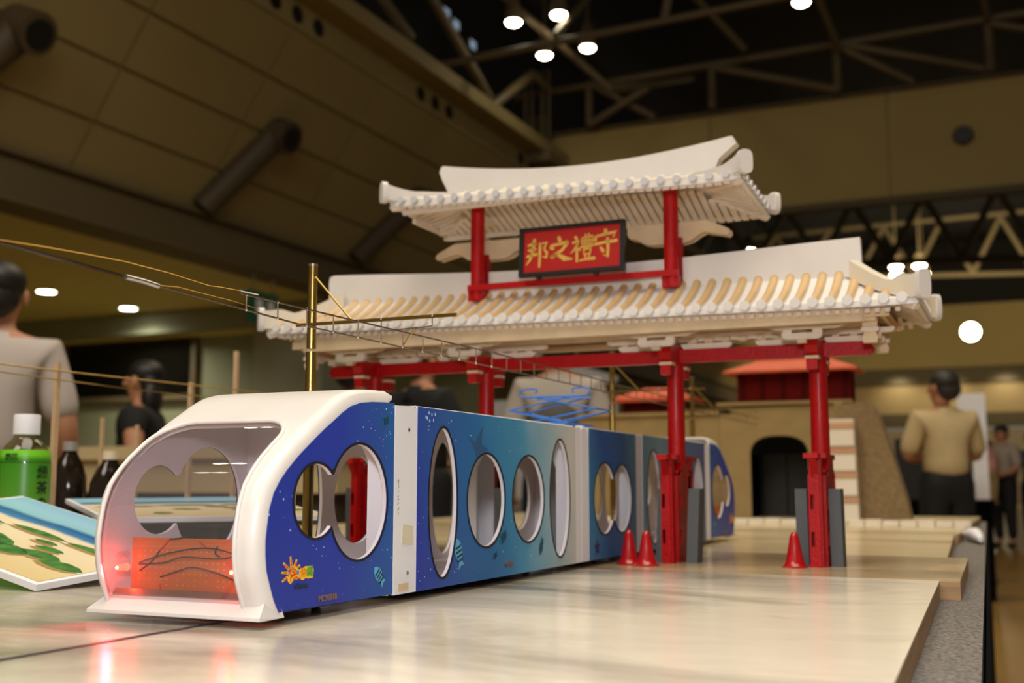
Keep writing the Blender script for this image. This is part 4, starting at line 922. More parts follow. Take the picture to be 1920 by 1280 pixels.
# ------------------------------------------------------------------ overhead line
def mast(x, y, h, label, arm=True):
    t = thing('line_mast', label, 'pole', (x, y, 0), 'brass masts of the overhead line')
    MB().tube([(x, y, 0), (x, y, h*.72), (x, y, h*.72)], .0068, 16).obj('post', BRASS, t, 40); MB().tube([(x, y, h*.73), (x, y, h)], .0062, 16).obj('upper_post', BRASS, t, 40)
    MB().tube([(x, y, h-.002), (x, y, h+.0006)], .0064, 16).obj('rim', SOLDER, t, 40)
    MB().tube([(x, y, 0), (x, y, .004)], .014, 16).obj('base', BRASS, t, 40)
    z = .3292
    MB().box((x+.098, y-.0082, z), (.232, .003, .0042)).obj('arm', BRASS, t)
    MB().tube([(x+.007, y-.004, z+.062), (x+.064, y-.008, z+.003)], .0013, 8).obj('stay', BRASS, t)
    q = y-.0085
    MB().tube([(x+.109, q, z+.001), (x+.109, q, z-.013), (x+.118, q, z-.0145), (x+.160, q, z-.0125)], .0008, 6).obj('steady_rod', STEELW, t)
    MB().tube([(x+.181, q, z), (x+.181, q, z-.012), (x+.156, q, z-.0135)], .0008, 6).obj('steady_rod', STEELW, t)
    MB().tube([(x+.157, q, z-.014), (x+.138, q, z-.037)], .001, 6).obj('strut', BRASS, t)
    for dx in (.109, .181): MB().ball((x+dx, q, z+.001), .002, 8, 6).obj('solder_joint', SOLDER, t)
mast(-.833, 1.23, .409, 'nearest brass mast rising behind the cab roof')
mast(-.833, 2.416, .42, 'second brass mast seen under the gate beam, right of the blue pantograph')
mast(-.833, 3.095, .42, 'farthest brass mast, just right of the third red column')
cw = thing('overhead_line', 'twin overhead wires with soldered droppers running above the train', 'wire', (-.69, 1.2, .3), 'wires of the overhead line')
XW = -.686
zl = lambda y: .2915+(.008*(1.0-y)/.26 if y < 1 else 0); zu = lambda y: .3105+.0012*math.sin(y*5)
ys = [1.0+.05*i for i in range(46)]; yu = [.89, .92, .96]+ys
MB().tube([(XW-.001, y, zl(y)) for y in [.742, .80, .85, .9, .95]+ys], .0011, 6).obj('contact_wire', STEELW, cw, 60)
MB().tube([(XW, y, zu(y)) for y in yu], .0011, 6).obj('messenger_wire', STEELW, cw, 60)
for i in range(44):
    y = .90+i*.0515
    d = MB().tube([(XW, y, zl(y)), (XW, y, zu(y))], .0008, 5).obj('dropper', STEELW, cw)
    if i < 12: MB().ball((XW, y, zu(y)), .0017, 6, 4).ball((XW, y, zl(y)), .0017, 6, 4).obj('solder_joint', SOLDER, d)
MB().tube([(XW, .735, .2995), (XW, .755, .2993), (XW, .775, .298)], .0022, 8).obj('solder_lump', SOLDER, cw, 60)
GW = M('gold_thread', (206, 164, 70), .3, metal=1)
g1 = [(XW, .900, .3125), (XW, .886, .3115), (XW, .86, .3105), (XW-.001, .845, .3095), (XW-.002, .82, .3110), (XW-.003, .79, .3128), (XW-.004, .76, .3132), (XW-.004, .74, .3135), (XW-.004, .70, .3120), (XW-.004, .65, .3095), (XW-.004, .607, .3065), (XW-.004, .5, .301)]
MB().tube(g1, .00025, 5).obj('gold_thread', GW, cw, 60); MB().tube([(XW+.001, .92, .2975), (XW, .88, .3), (XW, .84, .3005), (XW, .80, .3012), (XW, .775, .2985)], .0002, 5).obj('gold_thread', GW, cw, 60)
MB().tube([(XW, .89, .3122), (XW+.002, .915, .3122)], .0014, 6).obj('solder_lump', SOLDER, cw)
CLR = glassy('clear_thread', (200, 190, 180), .9, .1)
MB().tube([(XW-.001, .75, .2993), (XW-.003, .607, .3045), (XW-.003, .4, .311)], .0016, 6).obj('clear_tube', CLR, cw)
# second line on the left, on wooden sticks
SK = M('stick_wood', (198, 166, 126), .6, noise=(60, .1))
def stick(x, y, h, lab, wd=.0085): 
    t = thing('wooden_stick', lab, 'stick', (x, y, TZ)); MB().box((x, y, (h+TZ)/2), (wd, wd, h-TZ)).obj('shaft', SK, t); MB().box((x, y, TZ+.003), (.03, .03, .006)).obj('foot', SK, t)
stick(-1.5, 1.455, .332, 'wooden stick directly behind the green tea bottle'); stick(-1.5, 1.80, .325, 'short wooden stick just left of the cab roof, behind the woman'); stick(-1.5, 1.94, .402, 'taller wooden stick rising behind the cab roof')
stick(-1.85, 1.93, .27, 'thin dark stick left of the woman in black, farther back', .007); stick(-1.86, 2.05, .26, 'thin yellowish stick nearest the woman in black', .007)
l2 = thing('overhead_line', 'pair of brass wires strung between the wooden sticks at left', 'wire', (-1.49, 1.5, .3), 'wires of the overhead line')
MB().tube([(-1.493, y, .3185-.002*math.sin((y-1.1)*5)) for y in [1.0+.1*i for i in range(14)]], .0014, 6).obj('upper_wire', BRASS, l2, 60)
MB().tube([(-1.493, y, .3105-.012*math.sin((y-1.1)*2.5)) for y in [1.0+.1*i for i in range(14)]], .0012, 6).obj('lower_wire', BRASS, l2, 60)

# ------------------------------------------------------------------ castle model at the far end
SAND = M('castle_sand', (150, 126, 80), .85, noise=(16, .14), bump=(160, .5, .003))
SANDG = M('castle_grit', (140, 116, 78), .9, noise=(90, .3), bump=(200, .6, .004))
CRED = M('castle_red', (84, 8, 5), .8, spec=.1); CORA = M('castle_orange', (196, 78, 36), .6, noise=(20, .1)); VBLK = M('tunnel_shade', (8, 8, 8), .9)  # VBLK paints the shade inside the arch as black
ct = thing('castle_gate_model', 'sandstone coloured castle gate model with a dark arch and red tower on top', 'model building', (-.8, 4.3, 0))
arch = [(-.937, 0), (-.937, .232)]+[(-.830-.107*math.copysign(abs(math.cos(PI*i/18))**.75, math.cos(PI*i/18)), .232+.072*math.sin(PI*i/18)**.85) for i in range(1, 18)]+[(-.723, .232), (-.723, 0)]
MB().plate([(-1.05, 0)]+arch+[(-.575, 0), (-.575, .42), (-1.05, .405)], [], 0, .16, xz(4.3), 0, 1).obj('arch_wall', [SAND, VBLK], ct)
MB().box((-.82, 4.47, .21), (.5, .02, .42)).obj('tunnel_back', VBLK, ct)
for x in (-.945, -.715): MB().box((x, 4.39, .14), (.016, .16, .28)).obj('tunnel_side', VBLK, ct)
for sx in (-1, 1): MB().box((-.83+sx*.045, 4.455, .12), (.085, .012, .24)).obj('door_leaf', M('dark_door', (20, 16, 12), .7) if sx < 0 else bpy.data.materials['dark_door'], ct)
MB().box((-.81, 4.375, .425), (.5, .17, .012)).obj('parapet', SAND, ct)
MB().box((-.775, 4.38, .487), (.42, .12, .115)).obj('tower', CRED, ct)
for i in range(6): MB().box((-.965+i*.076, 4.316, .487), (.010, .01, .112)).obj('tower_post', M('castle_dark_red', (60, 6, 5), .8, spec=.1) if i == 0 else bpy.data.materials['castle_dark_red'], ct)
MB().add([(-1.03, 4.28, .541), (-.535, 4.28, .541), (-.535, 4.49, .541), (-1.03, 4.49, .541), (-1.03, 4.28, .549), (-.535, 4.28, .549), (-.535, 4.49, .549), (-1.03, 4.49, .549), (-.92, 4.36, .59), (-.64, 4.36, .59), (-.64, 4.42, .59), (-.92, 4.42, .59)],
   [(3, 2, 1, 0), (0, 1, 5, 4), (1, 2, 6, 5), (2, 3, 7, 6), (3, 0, 4, 7), (4, 5, 9, 8), (5, 6, 10, 9), (6, 7, 11, 10), (7, 4, 8, 11), (8, 9, 10, 11)]).obj('tower_roof', CORA, ct)
MB().box((-.78, 4.39, .598), (.3, .03, .016)).obj('roof_ridge', CORA, ct)
wing = thing('castle_wing_wall', 'gritty battered wing wall with a sloping right edge beside the arch', 'model building', (-.5, 4.22, 0))
prof = [(-.60, 0), (-.60, .40), (-.52, .412), (-.475, .40), (-.455, .36), (-.425, .26), (-.395, .15), (-.372, .06), (-.362, 0)]
MB().plate(prof, [], 0, .12, xz(4.16)).obj('wall_body', SANDG, wing)
MB().plate([(-.605, 0), (-.605, .415), (-.575, .415), (-.575, 0)], [], -.004, .1, xz(4.17)).obj('corner_stone', SAND, wing)
lw = thing('castle_side_wall', 'long plain sandstone wall of the castle left of the arch', 'model building', (-1.3, 4.36, 0))
MB().box((-1.32, 4.36, .195), (.62, .1, .39)).obj('wall_body', SAND, lw); MB().box((-1.32, 4.36, .395), (.63, .12, .014)).obj('coping', SAND, lw)
hs = thing('red_hall_model', 'small red hall model with an orange peaked roof on the castle wall', 'model building', (-1.36, 4.5, .4))
MB().box((-1.36, 4.52, .23), (.26, .14, .46)).obj('body', CRED, hs)
for i in range(4): MB().box((-1.47+i*.07, 4.446, .25), (.01, .01, .42)).obj('post', bpy.data.materials['castle_dark_red'], hs)
MB().add([(-1.53, 4.42, .455), (-1.19, 4.42, .455), (-1.19, 4.62, .455), (-1.53, 4.62, .455), (-1.53, 4.42, .470), (-1.19, 4.42, .470), (-1.19, 4.62, .470), (-1.53, 4.62, .470), (-1.41, 4.5, .515), (-1.31, 4.5, .515), (-1.31, 4.54, .515), (-1.41, 4.54, .515)],
   [(3, 2, 1, 0), (0, 1, 5, 4), (1, 2, 6, 5), (2, 3, 7, 6), (3, 0, 4, 7), (4, 5, 9, 8), (5, 6, 10, 9), (6, 7, 11, 10), (7, 4, 8, 11), (8, 9, 10, 11)]).obj('roof', CORA, hs)
st = thing('stepped_panel', 'tall white panel stack with patterned bands leaning by the wing wall', 'model part', (-.575, 4.1, 0))
WP = M('white_panel', (226, 216, 198), .6); PAT = M('band_cream', (214, 190, 150), .7); PATR = M('band_red', (196, 120, 96), .7)
z = 0; wd = .108
for k in range(4):
    MB().box((-.578, 4.112-.004*k, z+.028), (wd, .05, .056)).obj('white_panel', WP, st); z += .058
    b = MB().box((-.578, 4.112-.004*k, z+.0125), (wd, .046, .025)).obj('patterned_band', PAT, st)
    mb = MB()
    for i in range(7): mb.box((-.578-wd*.42+wd*.14*i, 4.087-.004*k, z+.0125), (wd*.075, .006, .012))
    mb.obj('band_pattern', PATR, b); z += .027; wd -= .0035
MB().box((-.578, 4.112, z+.004), (wd, .05, .008)).obj('top_panel', WP, st)

# ------------------------------------------------------------------ left side: bottles, pictures, boxes
def label_plate(mb, r, z0, z1, a0, a1, c, n=10):
    vs = []; 
    for i in range(n+1):
        a = a0+(a1-a0)*i/n
        for z in (z0, z1): vs.append((c[0]+r*math.cos(a), c[1]+r*math.sin(a), c[2]+z))
    return mb.add(vs, [(2*i, 2*i+2, 2*i+3, 2*i+1) for i in range(n)])
bx, by, bz = -1.462, 1.36, TZ
bt = thing('tea_bottle', 'green tea bottle with a white cap and bright green label', 'bottle', (bx, by, bz))
PET = glassy('clear_pet', (226, 220, 200), .8, .05)
def gm():
    m = M('green_label', (104, 176, 40), .35); nt = m.node_tree; b = nt.nodes['Principled BSDF']; tc = nt.nodes.new('ShaderNodeTexCoord'); sp = nt.nodes.new('ShaderNodeSeparateXYZ')
    r = nt.nodes.new('ShaderNodeValToRGB'); mr = nt.nodes.new('ShaderNodeMapRange'); mr.inputs[1].default_value = 0; mr.inputs[2].default_value = .19
    nt.links.new(tc.outputs['Object'], sp.inputs[0]); nt.links.new(sp.outputs[2], mr.inputs[0]); nt.links.new(mr.outputs[0], r.inputs[0]); nt.links.new(r.outputs[0], b.inputs['Base Color'])
    e = r.color_ramp.elements; e[0].position = .0; e[0].color = lin((128, 190, 60)); e[1].position = .86; e[1].color = lin((58, 136, 20)); e.new(.90).color = lin((120, 206, 40)); e.new(.45).color = lin((96, 160, 44)); return m
GL = gm()
MB().lathe([(.030, 0), (.0375, .006), (.039, .02), (.039, .185), (.037, .20), (.030, .213), (.022, .221), (.0185, .226), (.0185, .232)], (bx, by, bz), 32).obj('bottle_body', PET, bt, 60)
MB().lathe([(.0395, .02), (.0395, .178), (.0375, .203), (.037, .205)], (bx, by, bz), 32).obj('label_sleeve', GL, bt, 60)
MB().lathe([(.0205, .230), (.0205, .260), (.0195, .262), (.001, .262)], (bx, by, bz), 28).obj('cap', WHITEF, bt, 40)
MB().lathe([(.001, .004), (.036, .006), (.037, .16), (.001, .16)], (bx, by, bz), 24).obj('tea', M('tea', (120, 120, 30), .3), bt, 60)
va = math.atan2(-by, -bx)           # direction towards the viewer
lp = bt.children[1]
mb = MB(); label_plate(mb, .0398, .06, .125, va-.9+.0, va-.74, (bx, by, bz)); mb.obj('barcode_patch', M('label_white', (210, 206, 196), .5), lp)
mb = MB()
for i in range(9): label_plate(mb, .04, .068, .118, va-.88+.0135*i, va-.874+.0135*i, (bx, by, bz), 2)
mb.obj('barcode', BLACK, lp)
mb = MB(); label_plate(mb, .0398, .045, .07, va+.42, va+.66, (bx, by, bz)); mb.obj('red_seal', M('seal_red', (196, 40, 30), .5), lp)
def wrap_text(body, size, mat, ang, z, parent, name='lettering'):
    me = text_mesh(body, size, .0004); me.materials.clear(); me.materials.append(mat)
    for v in me.vertices:
        a = ang+v.co.x/.0398; rr = .0399+v.co.z; v.co = (bx+rr*math.cos(a), by+rr*math.sin(a), bz+z+v.co.y)
    return put(name, me, parent)
DKG = M('label_ink', (16, 44, 22), .5)
for i, chx in enumerate('緑茶の味'): wrap_text(chx, .022, DKG, va+.74, .168-.024*i, lp)
wrap_text('緑茶', .011, DKG, va-.55, .193, lp)
def drink(x, y, h, r, label, lean, capc):
    t = thing('drink_bottle', label, 'bottle', (x, y, bz)); sh = lambda z: (x+lean*z, y, bz+z)
    pr = [(.8, 0), (1, .04), (1, .30), (.9, .42), (1, .56), (.96, .7), (.7, .82), (.4, .9), (.36, .94)]
    def lat(P, col, nm, k=1, smooth=60):
        mb = MB().lathe([(r*a*k, h*b) for a, b in P], (0, 0, 0), 20); mb.v = [(x+v[0]+lean*v[2], y+v[1], bz+v[2]) for v in mb.v]; return mb.obj(nm, col, t, smooth)
    lat(pr, M('dark_drink', (32, 24, 16), .12) if 'dark_drink' not in bpy.data.materials else bpy.data.materials['dark_drink'], 'bottle_body')
    lat([(1.0, .1), (1.0, .36)], M('label_paper', (206, 200, 186), .6) if 'label_paper' not in bpy.data.materials else bpy.data.materials['label_paper'], 'label', 1.03)
    lat([(.42, .92), (.42, 1.0), (.01, 1.0)], capc, 'cap')
drink(-1.80, 1.79, .238, .036, 'dark drink bottle with white label directly behind the green tea bottle', .0, M('cap_grey', (150, 146, 138), .5))
drink(-1.72, 1.81, .218, .038, 'dark shiny bottle with a pale cap standing left of the cab nose', .05, M('cap_cream', (222, 208, 176), .5))
# pictures of a beach
def beach(name):
    m = bpy.data.materials.new(name); m.use_nodes = True; nt = m.node_tree; b = nt.nodes['Principled BSDF']; L = nt.links
    tc = nt.nodes.new('ShaderNodeTexCoord'); sp = nt.nodes.new('ShaderNodeSeparateXYZ'); L.new(tc.outputs['UV'], sp.inputs[0])
    n = nt.nodes.new('ShaderNodeTexNoise'); n.inputs['Scale'].default_value = 5; n.inputs['Detail'].default_value = 4; L.new(tc.outputs['UV'], n.inputs['Vector'])
    a = nt.nodes.new('ShaderNodeMath'); a.operation = 'MULTIPLY_ADD'; a.inputs[1].default_value = .06; L.new(n.outputs['Fac'], a.inputs[0]); L.new(sp.outputs['Y'], a.inputs[2])
    r = nt.nodes.new('ShaderNodeValToRGB'); L.new(a.outputs[0], r.inputs[0]); e = r.color_ramp.elements
    e[0].position = 0; e[0].color = lin((214, 190, 130)); e[1].position = 1; e[1].color = lin((140, 190, 214))
    for p, c in ((.45, (230, 214, 176)), (.66, (232, 218, 184)), (.69, (60, 130, 176)), (.76, (30, 92, 150)), (.80, (140, 196, 206)), (.9, (150, 200, 220))): e.new(p).color = lin(c)
    L.new(r.outputs[0], b.inputs['Base Color']); b.inputs['Roughness'].default_value = .35; return m
BEACH = beach('beach_print'); LEAF = M('leaf_print', (34, 92, 34), .5, noise=(60, .35), col2=(70, 132, 50)); SHAD = M('sand_mark', (150, 126, 70), .6)
def picture(lab, O, A, B, leaves, back=True):
    """picture board: O corner, A edge along the picture width, B edge from picture bottom to top"""
    O, A, B = Vector(O), Vector(A)-Vector(O), Vector(B)-Vector(O); N_ = A.cross(B).normalized(); N_ = N_ if N_.z > 0 else -N_
    t = thing('beach_picture', lab, 'picture', O, 'beach picture boards'); P = lambda u, v, w_: tuple(O+A*u+B*v+N_*w_)
    bd = MB().plate(rect(0, 0, 1, 1), [], -.008, 0, P).obj('foam_board', WHITEF, t)
    mb = MB().add([P(.02, .03, .0004), P(.98, .03, .0004), P(.98, .99, .0004), P(.02, .99, .0004)], [(0, 1, 2, 3)]); me = mb.mesh('print', BEACH)
    uv = me.uv_layers.new(); 
    for i, c in enumerate([(0, 0), (1, 0), (1, 1), (0, 1)]):
        for li in me.loops:
            if li.vertex_index == i: uv.data[li.index].uv = c
    pr = put('print', me, t)
    lm, sm = MB(), MB()
    for u, v, l, w_, ang in leaves:
        pts = [(-.5, 0), (-.3, .5), (0, .75), (.3, .55), (.5, .1), (.3, -.35), (0, -.5), (-.3, -.35)]
        q = lambda dx, dy, k: P(min(.975, max(.025, u+(dx*math.cos(ang)*l-dy*math.sin(ang)*w_)*k)), min(.98, max(.04, v+(dx*math.sin(ang)*l*.8+dy*math.cos(ang)*w_)*k)), .0007)
        lm.add([q(a, b, 1) for a, b in pts], [tuple(range(8))])
        sm.add([tuple(Vector(q(a, b, 1.05))-B*.03-N_*.0001) for a, b in pts], [tuple(range(8))])
    lm.obj('printed_leaves', LEAF, pr)['kind'] = 'stuff'; sm.obj('printed_shade', SHAD, pr)['kind'] = 'stuff'
    return t
rnd = random.Random(3)
lv = [(.08, .10, .10, .08, .1), (.17, .16, .16, .09, .2), (.05, .2, .16, .1, -.1), (.10, .26, .2, .08, .1), (.26, .30, .2, .10, -.15), (.38, .26, .22, .09, .1), (.5, .3, .2, .1, -.1), (.62, .24, .2, .1, .15), (.74, .3, .2, .08, 0), (.88, .26, .2, .08, .1), (.3, .18, .1, .06, .4), (.45, .36, .14, .05, -.2), (.7, .4, .14, .05, .1), (.2, .52, .3, .05, .02), (.5, .56, .3, .05, -.02), (.8, .56, .3, .05, .03), (.62, .47, .12, .04, 0)]
picture('beach picture board with green leaves propped at the left, nearest the cab nose', (-1.44, 1.05, .085), (-1.062, 1.014, .0085), (-1.41, 1.31, .107), lv)
picture('second beach picture board with a blue strip, lying behind the cab nose', (-1.33, 1.40, .072), (-1.02, 1.57, .076), (-1.615, 1.60, .098), lv[8:])
t = thing('storage_box', 'low dark brown box under the rear beach picture', 'box', (-1.4, 1.62, TZ))
MB().box((-1.36, 1.60, .016), (.36, .22, .084)).obj('box_body', M('box_brown', (56, 40, 28), .7), t); MB().box((-1.36, 1.60, .060), (.37, .23, .006)).obj('lid', M('box_lid', (66, 48, 34), .6), t)
t = thing('prop_block', 'dark block holding up the left side of the near beach picture', 'block', (-1.42, 1.2, TZ))
MB().box((-1.40, 1.18, .018), (.05, .12, .087), taper=.9).obj('block', bpy.data.materials['box_brown'], t)

# ------------------------------------------------------------------ background furniture
ctr = thing('counter', 'beige waist high counter in front of the woman in black', 'counter', (-3.6, 4.25, FLZ))
CB = M('counter_beige', (196, 176, 132), .6); CD = M('counter_dark', (70, 54, 38), .7)
MB().box((-3.75, 4.25, .265), (2.3, .42, .06)).obj('counter_top', CB, ctr); MB().box((-3.75, 4.25, .16), (2.26, .36, .15)).obj('upper_panel', CB, ctr); MB().box((-3.75, 4.27, -.33), (2.2, .3, .83)).obj('base', CD, ctr)
t = thing('booth_partition', 'black partition panel left of the man in the beige shirt', 'panel', (-.75, 10.4, FLZ))
MB().box((-.70, 10.4, -.12), (.62, .06, 1.26)).obj('panel', BLACK, t); MB().box((-.70, 10.4, FLZ+.02), (.7, .3, .04)).obj('foot', BLACK, t)
t = thing('monitor', 'small glowing blue screen glimpsed left of the man in the beige shirt', 'screen', (-.55, 9.6, .0))
MB().box((-.60, 9.6, .20), (.16, .03, .14)).obj('housing', BLACK, t); MB().box((-.60, 9.58, .20), (.14, .01, .12)).obj('screen', M('screen_blue', (40, 90, 220), emit=1.2), t); MB().box((-.60, 9.62, .065), (.03, .03, .14)).obj('stand', BLACK, t); MB().box((-.60, 9.62, .005), (.12, .1, .01)).obj('base', BLACK, t)
t = thing('booth_table', 'dark cloth covered side table behind the wing wall', 'table', (-.6, 9.6, FLZ))
MB().box((-.62, 9.6, -.02), (.8, .5, .04)).obj('top', SKIRT, t); MB().box((-.62, 9.6, -.39), (.76, .46, .70)).obj('cloth', SKIRT, t)
t = thing('whiteboard', 'tall white board behind the head of the man in beige', 'panel', (-.42, 11.2, FLZ))
MB().box((-.41, 11.2, .12), (.24, .04, 1.64)).obj('panel', WHITEF, t); MB().box((-.41, 11.2, FLZ+.03), (.3, .4, .04)).obj('foot', STEEL, t)

# ------------------------------------------------------------------ people
def skin(name, nodes, edges, root, sub=2):
    names = list(nodes); me = bpy.data.meshes.new('skin_base'); me.from_pydata([nodes[n][0] for n in names], [(names.index(a), names.index(b)) for a, b in edges], [])
    o = bpy.data.objects.new('skin_base', me); COL.objects.link(o)
    md = o.modifiers.new('Skin', 'SKIN'); md.use_smooth_shade = True
    for i, n in enumerate(names): r_ = nodes[n][1]; me.skin_vertices[0].data[i].radius = r_ if isinstance(r_, tuple) else (r_, r_); me.skin_vertices[0].data[i].use_root = (n == root)
    sb = o.modifiers.new('Subsurf', 'SUBSURF'); sb.levels = sub; sb.render_levels = sub
    bpy.context.view_layer.update()
    out = bpy.data.meshes.new_from_object(o.evaluated_get(bpy.context.evaluated_depsgraph_get())); out.name = name
    bpy.data.objects.remove(o); bpy.data.meshes.remove(me); return out
def join(a, mbs, mats):
    bm = bmesh.new(); bm.from_mesh(a)
    for mb, mi in mbs:
        tmp = mb.mesh('tmp', mats); n0 = len(bm.faces); bm.from_mesh(tmp); bm.faces.ensure_lookup_table()
        for f in bm.faces[n0:]: f.material_index = mi; f.smooth = True
        bpy.data.meshes.remove(tmp)
    bm.to_mesh(a); bm.free(); a.materials.clear()
    for m in mats: a.materials.append(m)
    return a
SKINM = M('skin_tone', (176, 124, 92), .55); EYE = M('eye_dark', (30, 20, 16), .3); LIP = M('lip', (140, 74, 62), .5)
def person(label, loc, rot, H, shirt, pants, hair, arms=None, head=0, long_hair=False, sleeve=1.0, group=None, skirt=False, vest=None):
    t = thing('person', label, 'person', loc, group); t.rotation_euler = (0, 0, rot)
    A = arms or {}
    hd = lambda x, y, z: (x*math.cos(head)-y*math.sin(head), x*math.sin(head)+y*math.cos(head), z)
    N = {'pelvis': ((0, 0, .53), .075), 'waist': ((0, .005, .61), .07), 'chest': ((0, .005, .70), .08), 'upper': ((0, .0, .775), .068), 'neck': ((0, .0, .838), .03), 'jaw': (hd(0, -.012, .875), .040), 'skull': (hd(0, -.004, .925), .054), 'top': (hd(0, .004, .962), .040)}
    E_ = [('pelvis', 'waist'), ('waist', 'chest'), ('chest', 'upper'), ('upper', 'neck'), ('neck', 'jaw'), ('jaw', 'skull'), ('skull', 'top')]
    for s, sd in ((-1, 'r'), (1, 'l')):
        el, wr_ = A.get(sd, ((s*.150, .02, .63), (s*.155, -.05, .50)))
        N.update({'sh'+sd: ((s*.102, 0, .787), .042), 'el'+sd: (el, .029), 'wr'+sd: (wr_, .019), 'hip'+sd: ((s*.048, 0, .49), .06), 'kn'+sd: ((s*.055, -.012, .28), .037), 'an'+sd: ((s*.056, .012, .055), .022), 'to'+sd: ((s*.062, -.075, .018), .02)})
        E_ += [('upper', 'sh'+sd), ('sh'+sd, 'el'+sd), ('el'+sd, 'wr'+sd), ('pelvis', 'hip'+sd), ('hip'+sd, 'kn'+sd), ('kn'+sd, 'an'+sd), ('an'+sd, 'to'+sd)]
        d = (Vector(wr_)-Vector(el)).normalized(); pa = Vector(wr_)+d*.035; N['pa'+sd] = (tuple(pa), .018); E_.append(('wr'+sd, 'pa'+sd))
        side_ = d.cross(Vector((0, 0, 1))); side_ = side_.normalized() if side_.length > .2 else Vector((0, -1, 0)); cur = d.cross(side_).normalized()*(.010)
        for k, (off, ln) in enumerate(((-.015, .034), (-.005, .042), (.005, .040), (.015, .030))):
            b_ = pa+side_*off; N[f'f{k}'+sd] = (tuple(b_+d*ln*.55), .0062); N[f'g{k}'+sd] = (tuple(b_+d*ln+cur), .005); E_ += [('pa'+sd, f'f{k}'+sd), (f'f{k}'+sd, f'g{k}'+sd)]
        th = Vector(wr_)+d*.018-side_*.022; N['th'+sd] = (tuple(th), .007); N['ti'+sd] = (tuple(th+d*.022-side_*.008), .0055); E_ += [('wr'+sd, 'th'+sd), ('th'+sd, 'ti'+sd)]
    S_ = lambda P: {k: (tuple(c*H for c in p), r_*H) for k, (p, r_) in P.items()}
    body = skin('body', S_(N), E_, 'pelvis')
    m_face = MB().ball(tuple(c*H for c in hd(0, -.062, .912)), (.010*H, .014*H, .012*H), 8, 6)
    for s in (-1, 1): m_face.ball(tuple(c*H for c in hd(s*.056, .0, .915)), (.007*H, .013*H, .019*H), 8, 6)
    m_eye = MB()
    for s in (-1, 1): m_eye.ball(tuple(c*H for c in hd(s*.021, -.050, .928)), (.008*H, .006*H, .005*H), 8, 6)
    m_lip = MB().ball(tuple(c*H for c in hd(0, -.050, .884)), (.016*H, .006*H, .005*H), 8, 6)
    join(body, [(m_face, 0), (m_eye, 1), (m_lip, 2)], [SKINM, EYE, LIP])
    ID = Matrix.Identity(4)
    def kid(name, me): o = put(name, me, t); o.matrix_parent_inverse = ID; return o
    kid('body', body)
    def cloth(name, keys, edges, grow, mat, over={}):
        P = {k: (N[k][0], N[k][1]+grow) for k in keys}; P.update(over); me = skin(name, S_(P), edges, keys[0]); me.materials.clear(); me.materials.append(mat); return kid(name, me)
    ov = {'pelvis': ((0, 0, .535), .100), 'waist': ((0, .005, .62), .096)}; ed = [('pelvis', 'waist'), ('waist', 'chest'), ('chest', 'upper')]; ks = ['pelvis', 'waist', 'chest', 'upper']
    for sd in 'rl':
        a_, b_ = Vector(N['sh'+sd][0]), Vector(N['el'+sd][0]); ks.append('sh'+sd); ov['cuff'+sd] = (tuple(a_+(b_-a_)*sleeve), .040); ed += [('upper', 'sh'+sd), ('sh'+sd, 'cuff'+sd)]
    ov['collar'] = ((0, .004, .822), .036); ed.append(('upper', 'collar'))
    cloth('shirt', ks, ed, .013, shirt, ov)
    kid('collar', MB().lathe([(.062*H, .785*H), (.050*H, .815*H), (.040*H, .838*H), (.036*H, .836*H), (.046*H, .81*H)], (0, .004*H, 0), 16).mesh('collar', shirt, 180))
    if vest: cloth('vest', ['waist', 'chest', 'upper'], [('waist', 'chest'), ('chest', 'upper')], .026, vest)
    ks = ['pelvis', 'hipr', 'hipl', 'knr', 'knl']; ed = [('pelvis', 'hipr'), ('hipr', 'knr'), ('knr', 'cr'), ('pelvis', 'hipl'), ('hipl', 'knl'), ('knl', 'cl')]
    ed.append(('pelvis', 'wst'))
    cloth('trousers', ks, ed, .014, pants, {'wst': ((0, .003, .61), .090), 'pelvis': (N['pelvis'][0], .098), 'hipr': (N['hipr'][0], .078), 'hipl': (N['hipl'][0], .078), 'cr': ((-.056, .01, .06), .034), 'cl': ((.056, .01, .06), .034)})
    hb = MB().ball(tuple(c*H for c in hd(0, .014, .948)), (.059*H, .063*H, .048*H), 16, 10)
    hb.ball(tuple(c*H for c in hd(0, .030, .915)), (.052*H, .040*H, .050*H), 14, 8)
    if long_hair: hb.ball(tuple(c*H for c in hd(0, .036, .86)), (.060*H, .036*H, .075*H), 14, 8)
    kid('hair', hb.mesh('hair', hair, 180))
    for s in (-1, 1): kid('shoe', MB().ball((s*.061*H, -.03*H, .022*H), (.030*H, .075*H, .022*H), 12, 8).mesh('shoe', BLACK, 180))
    return t
HB = M('hair_black', (16, 13, 12), .5); HG = M('hair_grey', (44, 40, 38), .55); PB = M('trousers_black', (12, 12, 14), .8)
SW = M('shirt_white', (164, 154, 142), .8); SB = M('shirt_beige', (196, 174, 128), .8, noise=(8, .12)); SK_ = M('shirt_black', (10, 10, 12), .8); SG = M('shirt_grey', (176, 166, 158), .8)
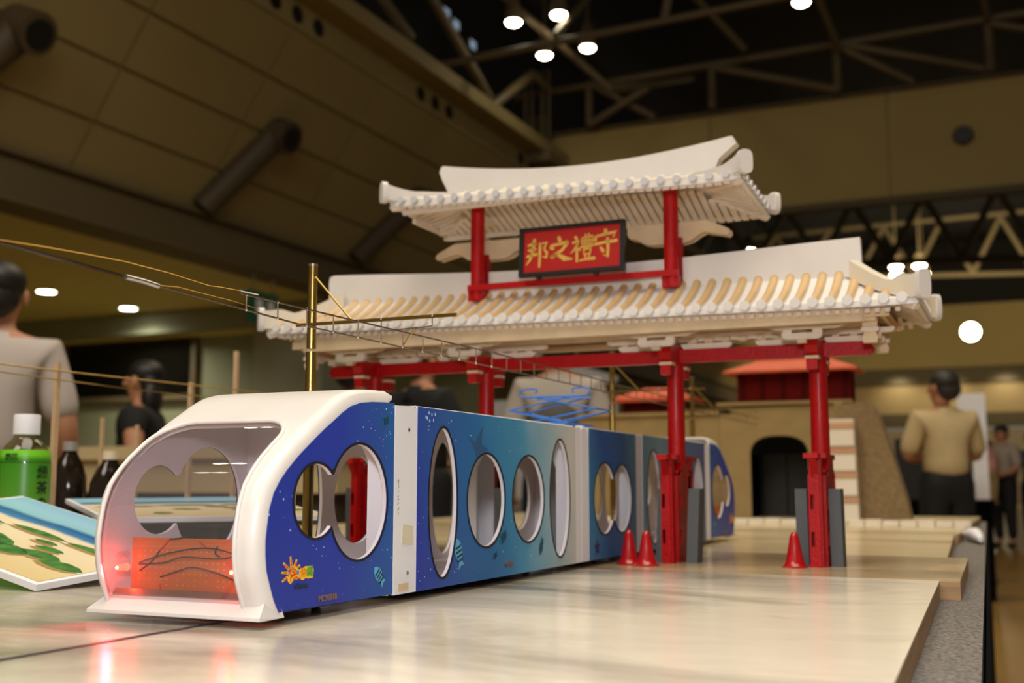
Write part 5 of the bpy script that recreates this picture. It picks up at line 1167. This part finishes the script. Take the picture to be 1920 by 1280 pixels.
fold = {'r': ((-.150, -.03, .635), (-.02, -.115, .655)), 'l': ((.150, -.03, .635), (.03, -.105, .635))}
person('man in a beige shirt and black trousers with his back turned, arms folded', (-.485, 8.35, FLZ), math.radians(205), 1.66, SB, PB, HG, fold, math.radians(35))
person('man in a pale grey shirt seen from behind, cut by the left frame edge', (-3.42, 3.02, FLZ), math.radians(222), 1.70, SG, PB, HB, None, math.radians(-10), sleeve=.95)
person('woman with long dark hair in a black top, behind the beige counter', (-4.33, 4.80, FLZ), math.radians(-62), 1.55, SK_, PB, HB, None, math.radians(-15), True, .55)
person('visitor in a white shirt and grey vest behind the gate, right of the second column', (-2.13, 5.35, FLZ), math.radians(195), 1.70, SW, PB, HB, None, vest=M('vest_grey', (84, 82, 78), .8))
person('visitor in a black shirt behind the gate, between the two left columns', (-2.92, 5.35, FLZ), math.radians(160), 1.66, SK_, PB, HB, {'l': ((.15, -.05, .64), (.06, -.13, .60)), 'r': ((-.15, -.05, .64), (-.06, -.13, .60))}, sleeve=.7)
person('visitor in a white shirt behind the leftmost gate column', (-3.56, 5.7, FLZ), math.radians(175), 1.64, SW, PB, HB)
person('visitor in a white shirt carrying a child, in the distant crowd at right', (-.27, 17.3, FLZ), math.radians(-25), 1.70, SW, PB, HB, {'r': ((-.15, -.05, .64), (-.02, -.14, .62)), 'l': ((.15, -.05, .64), (.04, -.14, .58))}, group='distant crowd')
person('small child in a pink top carried on an arm in the distant crowd', (-.40, 16.86, FLZ+.58), math.radians(60), .88, M('shirt_pink', (206, 150, 140), .8), M('trousers_tan', (170, 140, 100), .8), HB, group='distant crowd', sleeve=.5)
person('visitor in a rust coloured top at the left of the distant crowd', (-.62, 17.9, FLZ), math.radians(20), 1.58, M('shirt_rust', (130, 76, 56), .8), PB, HB, group='distant crowd', sleeve=.6)
person('visitor in dark clothes at the far right edge of the distant crowd', (.12, 17.6, FLZ), math.radians(-10), 1.62, M('shirt_slate', (60, 62, 72), .8), PB, HB, group='distant crowd', sleeve=.7)
